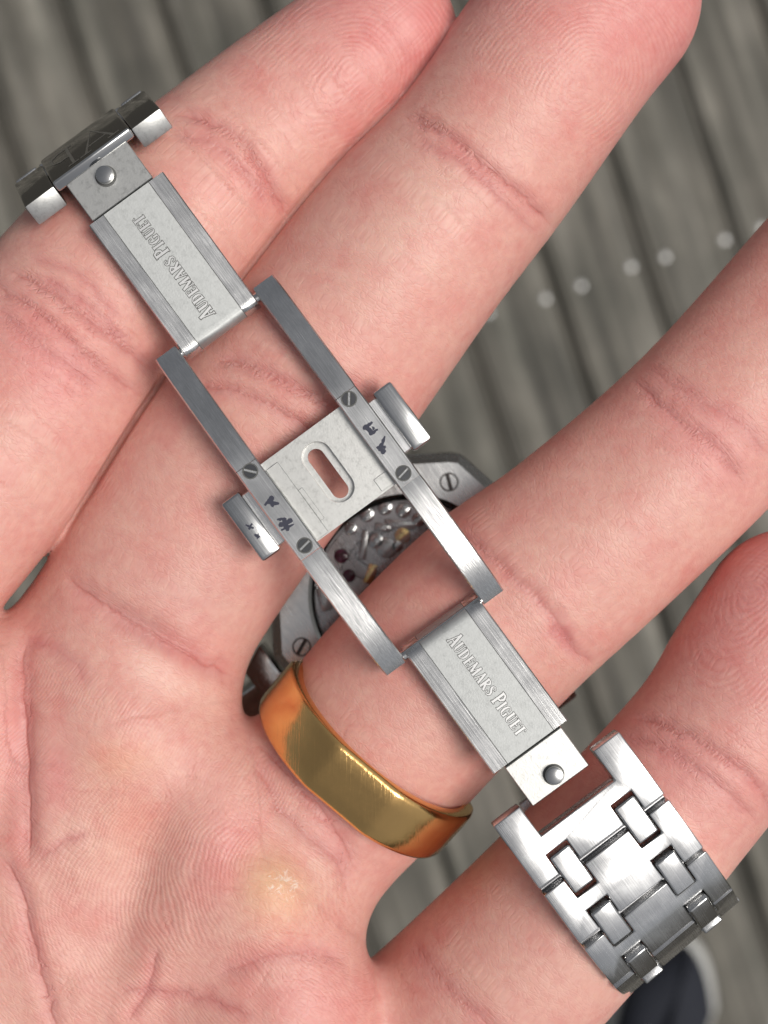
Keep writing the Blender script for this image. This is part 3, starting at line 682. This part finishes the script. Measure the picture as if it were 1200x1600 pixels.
for sg in (1, -1):
    t0, t1 = (TI, TO) if sg > 0 else (-TO, -TI)
    part('clasp_arm', arm(-20.0, -5.42, t0, t1), [M_BR]); part('clasp_arm', arm(5.78, 20.6, t0, t1), [M_BR])
    mid = part('clasp_bar', arm(-5.36, 5.72, t0, t1, 4), [M_BR])
    for sx in (-1, 1): slot_screw(mid, sx * 4.68, sg * 6.22, 4.0, .72, random.uniform(0, 3))
    ink('ink_mark', ink_strokes[sg], mid, 4.0)
    # push button with the web that carries it
    bm = bmesh.new()
    a, b = (8.45, 10.75) if sg > 0 else (-10.75, -8.45)
    prism(rect(-3.8, 3.5, a, b), .6, 3.3, .32, 2, bm, 1)
    btn = part('push_button', bm, [M_BR, M_POL])
    bm = bmesh.new(); c0, c1 = (TO - .3, 8.6) if sg > 0 else (-8.6, -TO + .3)
    prism(rect(-3.3, 3.1, c0, c1), 1.0, 2.5, .1, 1, bm); part('button_web', bm, [M_BRX], btn)
    if sg < 0: ink('ink_mark', [((-.6, -9.9), (.2, -9.4), .25), ((-.3, -9.3), (.0, -9.9), .3), ((.75, -9.7), (1.3, -9.5), .34), ((.9, -9.3), (1.25, -9.8), .2)], btn, 3.3)
# ---- centre plate with its slot
def stadium(cx, cy, L, wd, n):
    pts = []; r = wd / 2; h = L / 2 - r
    for k in range(n):
        a = 2 * math.pi * k / n; x, y = math.cos(a), math.sin(a)
        pts.append((cx + (h if x >= 0 else -h) + r * x, cy + r * y))
    return pts
def rect_ray(x0, x1, y0, y1, n, cx=0, cy=0):
    pts = []
    for k in range(n):
        a = 2 * math.pi * k / n; dx, dy = math.cos(a), math.sin(a); f = 1e9
        if abs(dx) > 1e-9: f = min(f, ((x1 if dx > 0 else x0) - cx) / dx)
        if abs(dy) > 1e-9: f = min(f, ((y1 if dy > 0 else y0) - cy) / dy)
        pts.append((cx + dx * f, cy + dy * f))
    # snap the nearest ray to each corner
    for c in ((x0, y0), (x0, y1), (x1, y0), (x1, y1)):
        i = min(range(n), key=lambda q: math.dist(pts[q], c)); pts[i] = c
    return pts
bm = bmesh.new(); NS = 64
annulus(bm, rect_ray(-4.7, 5.1, -TI - .2, TI + .2, NS), stadium(0, .1, 7.0, 3.2, NS), 1.9, 2.75)
annulus(bm, stadium(0, .1, 6.98, 3.18, NS), stadium(.1, .0, 5.9, 1.75, NS), 1.55, 1.95, 0)
cp = part('centre_plate', bm, [M_PLATE])
bm = bmesh.new(); prism(rect(-3.9, 5.0, -TI + .0, -TI + 1.5), 2.4, 2.86, .05, 1, bm); prism(rect(-.3, 3.6, -TI + 1.5, -TI + 2.0), 2.4, 2.84, .04, 1, bm); prism(rect(3.4, 4.9, TI - 1.6, TI), 2.4, 2.84, .04, 1, bm)
part('plate_step', bm, [M_PLATE], cp)
# ---- blades with the engraved maker's name
def blade(s0, s1, t0, t1, p0, p1, htop, thick, round0, n=40):
    bm = bmesh.new(); rings = []; c = .12; g = .035
    for k in range(n + 1):
        f = k / n
        s = s0 + (s1 - s0) * (f if not round0 else 1 - (1 - f) ** 1.0)
        d = abs(s - s0) if round0 > 0 else abs(s - s1)
        rr = abs(round0); drop = 0
        if d < rr: drop = rr - math.sqrt(max(rr * rr - (rr - d) ** 2, 0))
        top = htop(s) - drop; bot = min(htop(s) - thick, top - .06)
        rings.append([(s, t, h) for t, h in ((t0 + c, top), (p0 - g, top), (p0, top - .05), (p0 + g, top), (p1 - g, top), (p1, top - .05), (p1 + g, top), (t1 - c, top), (t1, top - c), (t1, bot), (t0, bot), (t0, top - c))])
    vs = loft(bm, rings)
    bm.faces.ensure_lookup_table(); m = 12
    for i, f in enumerate(bm.faces):
        j = i % m if i < m * n else 0
        f.material_index = {1: 2, 2: 2, 3: 1, 4: 2, 5: 2}.get(j, 0) if i < m * n else 0
    return bm
hu = lambda s: 1.75 - .10 * (s + 26.5); hl = lambda s: 1.2 + .035 * (s - 19)
ub = part('clasp_blade', blade(-34.9, -18.2, -4.8, 4.62, -2.95, 2.8, hu, 1.6, -.9), [M_BR, M_BLAST, M_GROOVE], ang=40)
lb = part('clasp_blade', blade(19.1, 35.2, -4.6, 4.92, -2.75, 3.15, hl, 1.6, 1.6), [M_BR, M_BLAST, M_GROOVE], ang=40)
def tilt_to(bm, hf):
    for v in bm.verts: v.co.z += hf(v.co.x)
    return bm
TXT = 'AUDEMARS PIGUET'
part('engraved_outline', tilt_to(lettering(TXT, -26.6, -.25, 12.6, 1.22, True, 0, .11, .006), hu), [M_GROOVE], ub)
part('engraved_letters', tilt_to(lettering(TXT, -26.6, -.25, 12.6, 1.22, True, 0, 0, .022), hu), [M_LETTER], ub)
part('engraved_outline', tilt_to(lettering(TXT, 27.5, .30, 12.4, 1.22, False, 0, .09, .006), hl), [M_GROOVE], lb)
part('engraved_letters', tilt_to(lettering(TXT, 27.5, .30, 12.4, 1.22, False, 0, 0, .022), hl), [M_LETTER], lb)
for hs_ in (-19.15, 20.0):
    bm = bmesh.new(); hh = .15 if hs_ < 0 else harm(hs_) - .95; loft(bm, [[(hs_ + .55 * math.cos(a), y, hh + .55 * math.sin(a)) for a in [2 * math.pi * q / 20 for q in range(20)]] for y in (-TO + .15, TO - .15)]); part('hinge_pin', bm, [M_POL])
# ---- tabs with their locking studs
def tab(s0, s1, t0, t1, top, thick, sx, st):
    bm = bmesh.new(); prism(rect(s0, s1, t0, t1), top - thick, top, .08, 1, bm); gx0, gx1 = (s1 - .1, s1 + 1.2) if s1 < 0 else (s0 - 1.2, s0 + .1); prism(rect(gx0, gx1, t0 + .1, t1 - .1), top - thick, top - .7, 0, 1, bm, 1, False, 1)  # tongue coloured dark to act as the shadow in the gap
    o = part('clasp_tab', bm, [M_PLATE, M_GROOVE])
    bm = bmesh.new(); disc_prism(bm, sx, st, 1.12, top - .1, top + .01, 28, 0, 0); part('stud_recess', bm, [M_GROOVE], o)
    bm = bmesh.new(); disc_prism(bm, sx, st, .93, top - .2, top + 1.0, 28, .22); part('locking_stud', bm, [M_POL], o)
tab(-39.9, -35.25, -4.25, 3.45, 1.85, 1.1, -38.2, -.4)
tab(35.5, 40.4, -3.25, 3.95, 1.35, 1.9, 39.0, .42)
# ---- bracelet links
HWD = 8.15; LT = 2.4; LK = 7.15; GP = .38
NY, NWD, ND = 4.2, 1.33, 2.75
def link_outline(L, ears=False):
    pts = []
    e0 = GP if not ears else 0.0
    # start edge, from -y to +y
    if ears: st = [(0, -HWD), (0, -4.75), (3.75, -4.75), (3.75, 4.75), (0, 4.75), (0, HWD)]
    else: st = [(e0, -HWD)] + sum([[(e0, y - NWD), (ND, y - NWD), (ND, y + NWD), (e0, y + NWD)] for y in (-NY, NY)], []) + [(e0, HWD)]
    en = [(L - GP, HWD)] + sum([[(L - GP, y + NWD), (L - ND, y + NWD), (L - ND, y - NWD), (L - GP, y - NWD)] for y in (NY, -NY)], []) + [(L - GP, -HWD)]
    return st + en
def mesh_from(bm, name, mats, ang=30):
    o = from_bm(name, bm, None, mats, ang); me_ = o.data; bpy.data.objects.remove(o); return me_
link_me = mesh_from(prism(link_outline(LK), -LT, 0, .16, 2, bev_mat=1), 'link', [M_BRX, M_POL])
ear_me = mesh_from(prism(link_outline(8.4, True), -LT, 0, .16, 2, bev_mat=1), 'link', [M_BRX, M_POL])
bm = bmesh.new(); prism(rect(-2.28, 2.28, -1.24, 1.24), -1.6, .02, .22, 3, bm, 1)
stud_me = mesh_from(bm, 'stud', [M_BRX, M_POL])
bm = bmesh.new(); rings = [[(.8 * math.cos(a), y, -1.75 + .8 * math.sin(a)) for a in [2 * math.pi * q / 20 for q in range(20)]] for y in (-HWD + .15, HWD - .15)]; loft(bm, rings)
pin_me = mesh_from(bm, 'pin', [M_HEAD])
def frame(o, sx, sz, pitch, side, t=0, ysc=1, roll=0):
    p = R(pitch); d = Vector((side * math.cos(p), 0, -math.sin(p))); n = Vector((side * math.sin(p), 0, math.cos(p))); y = n.cross(d)
    o.matrix_local = Matrix.Translation((sx / 1000, t / 1000, sz / 1000)) @ Matrix((d, y, n)).transposed().to_4x4() @ Matrix.Rotation(R(roll), 4, 'X') @ Matrix.Diagonal((1, ysc, 1, 1))
def run(joints, side, t, first_me, ysc=lambda k: 1.0):
    for k in range(len(joints) - 1):
        (a, ha), (b, hb) = joints[k], joints[k + 1]
        pitch = math.degrees(math.atan2(-(hb - ha), side * (b - a)))
        o = link_mesh('link', first_me if k == 0 and first_me else link_me, watch)
        frame(o, a, ha, pitch, side, t, ysc(k), -4 if side > 0 and k < 5 else 0)
        L = 8.4 if k == 0 and first_me else LK
        nxt = joints[k + 2] if k + 2 < len(joints) else None
        p2 = math.degrees(math.atan2(-(nxt[1] - hb), side * (nxt[0] - b))) if nxt else pitch
        half = R((((p2 - pitch) + 180) % 360 - 180) / 2)
        pn = link_mesh('pin', pin_me, o); pn.location = (L / 1000, 0, 0)
        for y in (-NY, NY):
            s_ = link_mesh('stud', stud_me, o); s_.location = (L / 1000, y / 1000, 0); s_.rotation_euler = (0, half, 0)
def path(start, angs, lens):
    J = [start]
    for a, L in zip(angs, lens): J.append((J[-1][0] + L * math.cos(R(a)), J[-1][1] - L * math.sin(R(a))))
    return J
JR = path((39.4, 1.9), [0, 5, 27, 58, 92, 125, 155, 175], [8.4] + [LK] * 7)
run(JR, 1, .4, ear_me, lambda k: 1.0 + .02 * max(0, k - 3))
JL0 = path((40.6, 2.1), [55, 80, 112, 140, 165, 178], [9.0] + [LK] * 5)
JL = [(-a, h) for a, h in JL0]
run(JL[1:], -1, -.4, None, lambda k: 1.03 + .03 * k)
# ---- clasp cover that carries the monogram
M_MIRROR = steel('mirror_polished_steel', (.42, .42, .42), .09)
cov = empty('clasp_cover'); cov.parent = watch; frame(cov, JL[0][0], JL[0][1], 55, -1, -.4)
for sg in (1, -1):
    y0, y1 = (4.95, 8.65) if sg > 0 else (-8.65, -4.95)
    bm = bmesh.new(); prism(rect(.0, 8.5, y0, y1), -2.6, -.1, .22, 2, bm, 1); bmesh.ops.recalc_face_normals(bm, faces=bm.faces)
    for f in bm.faces:
        if f.normal.x < -.8: f.material_index = 2
    part('cover_side', bm, [M_MIRROR, M_POL, M_PLATE], cov)
bm = bmesh.new(); prism(rect(-.15, 8.7, -4.9, 4.9), -1.0, .25, .28, 3, bm, 1); cc = part('cover_plate', bm, [M_MIRROR, M_POL], cov)
bm = bmesh.new()
def mono(strokes, wd, z):
    for i, (pts) in enumerate(strokes): ribbon(bm, pts, wd, lambda x, y: (x, y), z + .003 * i)
mono([[(1.0, -3.2), (6.6, -1.4), (1.0, .3)], [(2.6, -2.5), (2.6, -.3)], [(1.0, -3.9), (1.0, -2.5)], [(1.0, -.4), (1.0, 1.0)]], .34, .262)
mono([[(1.0, 1.8), (6.6, 1.8)], [(6.6, 1.2), (6.6, 3.0), (6.0, 3.9), (4.6, 3.9), (3.9, 3.0), (3.9, 1.9)], [(1.0, 1.2), (1.0, 2.5)]], .34, .274)
part('monogram', bm, [M_LETTER], cc)
# ---- watch head seen from its back
cw = W(640, 930, -24); dx, dy = cw[0] - o_[0], cw[1] - o_[1]
u_ = (math.cos(R(-53.8)), math.sin(R(-53.8)))
CS, CT = dx * u_[0] + dy * u_[1], -dx * u_[1] + dy * u_[0]
CA = R(12)
def octo(r, n=8, off=0.0, rc=.0): return [(CS + r * math.cos(R(22.5) + CA + k * math.pi / 4), CT + r * math.sin(R(22.5) + CA + k * math.pi / 4)) for k in range(8)]
def circ(r, n, a0=0): return [(CS + r * math.cos(a0 + 2 * math.pi * k / n), CT + r * math.sin(a0 + 2 * math.pi * k / n)) for k in range(n)]
def octo_ray(r, n):
    pts = []
    for k in range(n):
        a = 2 * math.pi * k / n; b = (a - R(22.5) - CA) % (math.pi / 4) - math.pi / 8
        rr = r * math.cos(math.pi / 8) / math.cos(b); pts.append((CS + rr * math.cos(a), CT + rr * math.sin(a)))
    return pts
M_CASE = steel('satin_case_steel', (.60, .60, .59), .24, (240, 5000, 3000), .2)
M_DARKST = steel('grey_movement_plate', (.52, .50, .50), .28, (300, 2500, 2500), .3)
M_GOLD = steel('gold', (.87, .60, .22), .16)
M_JEWEL, _nt, _p = new_mat('ruby_jewel'); _p.inputs['Base Color'].default_value = (.12, .015, .06, 1); _p.inputs['Roughness'].default_value = .1
M_GLASS, _nt, _p = new_mat('sapphire_glass'); _p.inputs['Transmission Weight'].default_value = 1; _p.inputs['IOR'].default_value = 1.0; _p.inputs['Roughness'].default_value = 0; _p.inputs['Specular IOR Level'].default_value = .5
_p.inputs['IOR'].default_value = 1.45
bm = bmesh.new()
hl_, hw_ = 20.0, 19.6
body = octo_ray(18.6, 64)
prism(body, -33, -26.2, .9, 3, bm, 1); case = part('case', bm, [M_CASE, M_POL])
for sg in (1, -1):
    bm = bmesh.new(); x = CS + sg * 16.5; prism(rect(min(x, x + sg * 6.0), max(x, x + sg * 6.0), CT - 9.4, CT + 9.4), -30.5, -26.6, .5, 2, bm, 1); part('lug', bm, [M_CASE, M_POL], case)
bm = bmesh.new(); prism(octo(18.9), -36, -33, .7, 2, bm, 1); part('bezel', bm, [M_CASE, M_POL], case)
bm = bmesh.new(); n = 96; o1 = octo_ray(18.3, n); o2 = octo_ray(17.1, n); i1 = circ(12.3, n); i2 = circ(11.5, n)
def ringf(a, ha, b, hb, mat):
    va = [bm.verts.new((x, y, ha)) for x, y in a]; vb = [bm.verts.new((x, y, hb)) for x, y in b]
    for k in range(n):
        f = bm.faces.new((va[k], va[(k + 1) % n], vb[(k + 1) % n], vb[k])); f.material_index = mat
ringf(o1, -26.3, o1, -25.2, 0); ringf(o1, -25.2, o2, -24.1, 0); ringf(o2, -24.1, i1, -24.1, 0); ringf(i1, -24.1, i2, -24.9, 1); ringf(i2, -24.9, i2, -26.0, 1)
bmesh.ops.remove_doubles(bm, verts=bm.verts, dist=.0005)
back = part('case_back', bm, [M_CASE, M_POL], watch, 25)
for k in range(8):
    a = R(22.5) + CA + k * math.pi / 4; slot_screw(back, CS + 14.5 * math.cos(a), CT + 14.5 * math.sin(a), -24.1, 1.0, a + .6, M_CASE)
# movement under the window
bm = bmesh.new(); prism(circ(11.5, 64), -26.5, -26.0, 0, 1, bm); mv = part('movement', bm, [M_DARKST])
def loc(px, py, h): q = W(px, py, h); a, b = q[0] - o_[0], q[1] - o_[1]; return a * u_[0] + b * u_[1], -a * u_[1] + b * u_[0]
def arcband(r0, r1, a0, a1, h0, h1, n=24, bev=.12):
    t = [(CS + r1 * math.cos(a0 + (a1 - a0) * k / n), CT + r1 * math.sin(a0 + (a1 - a0) * k / n)) for k in range(n + 1)] + [(CS + r0 * math.cos(a1 + (a0 - a1) * k / n), CT + r0 * math.sin(a1 + (a0 - a1) * k / n)) for k in range(n + 1)]
    return prism(t, h0, h1, bev, 1)
part('rotor_weight', arcband(8.8, 11.3, R(60), R(215), -25.9, -25.3, 40), [M_DARKST], mv)
part('bridge', arcband(3.2, 8.2, R(120), R(200), -26.0, -25.6), [M_DARKST], mv)
part('bridge', arcband(2.0, 8.0, R(215), R(330), -26.0, -25.6), [M_CASE], mv)
part('rotor_arm', arcband(1.0, 9.0, R(148), R(156), -25.7, -25.25), [M_CASE], mv)
for (a, b, wd, m_) in (((585, 822), (612, 826), 1.0, M_CASE), ((600, 817), (650, 822), 1.1, M_CASE), ((571, 828), (566, 875), .9, M_CASE), ((584, 882), (574, 912), 1.2, M_GOLD), ((600, 905), (640, 890), .9, M_GOLD), ((500, 915), (512, 955), 1.4, M_CASE)):
    p, q = loc(*a, -25), loc(*b, -25); L = math.dist(p, q); nx, ny = -(q[1] - p[1]) / L * wd / 2, (q[0] - p[0]) / L * wd / 2
    part('lever', prism([(p[0] + nx, p[1] + ny), (p[0] - nx, p[1] - ny), (q[0] - nx, q[1] - ny), (q[0] + nx, q[1] + ny)], -25.6, -25.1, .2, 2), [m_], mv)
for (x, y, r, m_) in ((573, 804, .95, M_POL), (602, 793, .95, M_POL), (630, 798, .95, M_POL), (655, 812, .9, M_POL), (548, 826, .8, M_POL), (629, 837, 1.0, M_GOLD), (588, 845, 1.0, M_POL), (604, 856, 1.3, M_CASE), (533, 869, .9, M_JEWEL), (620, 853, .8, M_POL), (545, 900, .8, M_JEWEL), (487, 968, .8, M_GROOVE)):
    c = loc(x, y, -25); bm = bmesh.new(); disc_prism(bm, c[0], c[1], r, -25.7, -24.95, 20, .2); part('jewel' if m_ is M_JEWEL else 'movement_screw', bm, [m_], mv)
bm = bmesh.new(); prism(circ(11.48, 64), -24.75, -24.45, 0, 1, bm); part('window_glass', bm, [M_GLASS], back)
bm = bmesh.new()
lathe(bm, [(0, -3.2), (2.6, -3.2), (3.0, -2.6), (3.0, 2.2), (2.5, 2.9), (0, 2.9)], 24)
for v in bm.verts: v.co = Vector((CS + v.co.x, CT - 22.8 - v.co.z, -30 + v.co.y))
part('crown', bm, [M_POL])
bm = bmesh.new(); prism([(CS - 6, CT - 18.5), (CS + 6, CT - 18.5), (CS + 4.2, CT - 22.2), (CS - 4.2, CT - 22.2)], -33, -26.9, .5, 2, bm, 1); part('crown_guard', bm, [M_CASE, M_POL], case)

# ------------------------------------------------------------------ gold ring
rc = W(574, 1178, -11.8); th = R(11.5)
ring = empty('gold_ring', (rc[0] / 1000, rc[1] / 1000, HZ + rc[2] / 1000)); tag(ring, 'wide polished gold band with a flat scratched face on the ring finger', 'ring')
ax = Vector((.64 * math.cos(th), .768 * math.cos(th), math.sin(th))).normalized(); lat = ax.cross(Vector((0, 0, 1))).normalized(); nrm = lat.cross(ax)
RI = 11.25
def ring_r(phi):                                      # outer radius: a flat on top, round sides
    return min(RI + 1.75, (RI + 1.15) / max(math.cos(phi), .2)) if math.cos(phi) > 0 else RI + 1.3
bm = bmesh.new(); vs = []; NR = 160
for k in range(NR):
    phi = 2 * math.pi * k / NR; ro = ring_r(((phi + math.pi) % (2 * math.pi)) - math.pi); cx, cy = math.sin(phi), math.cos(phi)
    row = []
    for a, r in ((-3.15, RI + .15), (-3.2, ro - .55), (-3.0, ro - .22), (-2.6, ro - .05), (-1.2, ro), (1.2, ro), (2.6, ro - .05), (3.0, ro - .22), (3.2, ro - .55), (3.15, RI + .15), (2.6, RI), (-2.6, RI)):
        v = lat * (r * cx * 1.02) + nrm * (r * cy * .97) + ax * a; row.append(bm.verts.new(v))
    vs.append(row)
for k in range(NR):
    A, B = vs[k], vs[(k + 1) % NR]
    for i in range(12): bm.faces.new((A[i], A[(i + 1) % 12], B[(i + 1) % 12], B[i]))
def gold_mat():
    m, nt, p = new_mat('scratched_gold'); L = nt.links.new
    p.inputs['Metallic'].default_value = 1; p.inputs['Base Color'].default_value = (.76, .47, .18, 1)
    tc = nt.nodes.new('ShaderNodeTexCoord'); n = N(nt, 'ShaderNodeTexNoise', Scale=1900.0, Detail=4.0, Roughness=.7); L(tc.outputs['Object'], n.inputs['Vector'])
    n2 = N(nt, 'ShaderNodeTexNoise', Scale=350.0, Detail=3.0); L(tc.outputs['Object'], n2.inputs['Vector'])
    vo = N(nt, 'ShaderNodeTexVoronoi', Scale=900.0, feature='DISTANCE_TO_EDGE'); mp = nt.nodes.new('ShaderNodeMapping'); mp.inputs['Scale'].default_value = (1, .25, 1); mp.inputs['Rotation'].default_value = (0, 0, .5); L(tc.outputs['Object'], mp.inputs[0]); L(mp.outputs[0], vo.inputs['Vector'])
    vr = ramp(nt, vo.outputs['Distance'], [(0, 0), (.05, 1)])
    b = N(nt, 'ShaderNodeBump', Strength=.10, Distance=.00004); L(n.outputs[0], b.inputs['Height'])
    b2 = N(nt, 'ShaderNodeBump', Strength=.07, Distance=.00003); L(vr.outputs[0], b2.inputs['Height']); L(b.outputs[0], b2.inputs['Normal'])
    b3 = N(nt, 'ShaderNodeBump', Strength=.10, Distance=.0002); L(n2.outputs[0], b3.inputs['Height']); L(b2.outputs[0], b3.inputs['Normal']); L(b3.outputs[0], p.inputs['Normal'])
    nrm_ = b3
    for ang_, st_ in ((.5, .15), (-.9, .13), (1.4, .08)):
        mq = nt.nodes.new('ShaderNodeMapping'); mq.inputs['Scale'].default_value = (9000, 160, 160); mq.inputs['Rotation'].default_value = (0, 0, ang_); L(tc.outputs['Object'], mq.inputs[0])
        nq = N(nt, 'ShaderNodeTexNoise', Scale=1.0, Detail=2.0); L(mq.outputs[0], nq.inputs['Vector']); rq = ramp(nt, nq.outputs[0], [(.62, 0), (.70, 1)])
        bq = N(nt, 'ShaderNodeBump', Strength=st_, Distance=.00004); L(rq.outputs[0], bq.inputs['Height']); L(nrm_.outputs[0], bq.inputs['Normal']); nrm_ = bq
    L(nrm_.outputs[0], p.inputs['Normal'])
    r = ramp(nt, n.outputs[0], [(.3, .10), (.7, .24)]); L(r.outputs[0], p.inputs['Roughness'])
    return m
part('band', bm, [gold_mat()], ring, 40)

# ------------------------------------------------------------------ shoe on the deck
M_UPPER, _nt, _p = new_mat('dark_navy_cloth'); _p.inputs['Base Color'].default_value = (.010, .012, .020, 1); _p.inputs['Roughness'].default_value = .85
M_SOLE, _nt, _p = new_mat('pale_grey_rubber'); _p.inputs['Base Color'].default_value = (.42, .42, .40, 1); _p.inputs['Roughness'].default_value = .6
q = W(1068, 1452, -HZ * 1000)
shoe = empty('shoe', (q[0] / 1000, q[1] / 1000, 0.0005), math.atan2(.95, .32)); tag(shoe, 'dark navy shoe with pale sole edge on the deck below the bracelet', 'shoe')
def shoe_half(x):                                     # x runs back from the toe tip, mm
    f = x / 290
    return 52 * min(1, (x / 60) ** .5 if x > 0 else 0) * (1 - .22 * math.exp(-((f - .58) / .16) ** 2)) * (1 if f < .86 else math.sqrt(max(0, 1 - ((f - .86) / .1405) ** 2)))
def shoe_loft(levels, mat, name):
    bm = bmesh.new(); xs = [290 * (1 - math.cos(math.pi * k / 40)) / 2 for k in range(41)]; rings = []
    for ins, h in levels:
        ring_ = []
        for x in xs[1:-1]: ring_.append((-(x * (1 - 2 * ins / 290) + ins), -max(shoe_half(x) - ins, 1), h(x)))
        for x in xs[1:-1][::-1]: ring_.append((-(x * (1 - 2 * ins / 290) + ins), max(shoe_half(x) - ins, 1), h(x)))
        rings.append(ring_)
    loft(bm, rings); return part(name, bm, [mat], shoe, 50)
shoe_loft([(2, lambda x: 0), (0, lambda x: 4), (0, lambda x: 22), (3, lambda x: 27), (10, lambda x: 27.5)], M_SOLE, 'sole')
top = lambda k: (lambda x: 27 + k * (34 + 42 * min(1, max(0, (x - 70) / 120))))
shoe_loft([(7, lambda x: 26), (7, top(.25)), (11, top(.55)), (19, top(.8)), (30, top(.96)), (42, top(1.0))], M_UPPER, 'upper')
for k in range(5):
    bm = bmesh.new(); x = -(95 + 16 * k); z = 27 + 34 + 42 * min(1, max(0, (-x - 70) / 120)) + 1
    rr = [[(x + 3 * math.cos(a), y, z - .004 * y * y + 2 * math.sin(a)) for a in [2 * math.pi * i / 8 for i in range(8)]] for y in range(-22, 23, 4)]
    loft(bm, rr); part('lace', bm, [M_SOLE], shoe, 60)
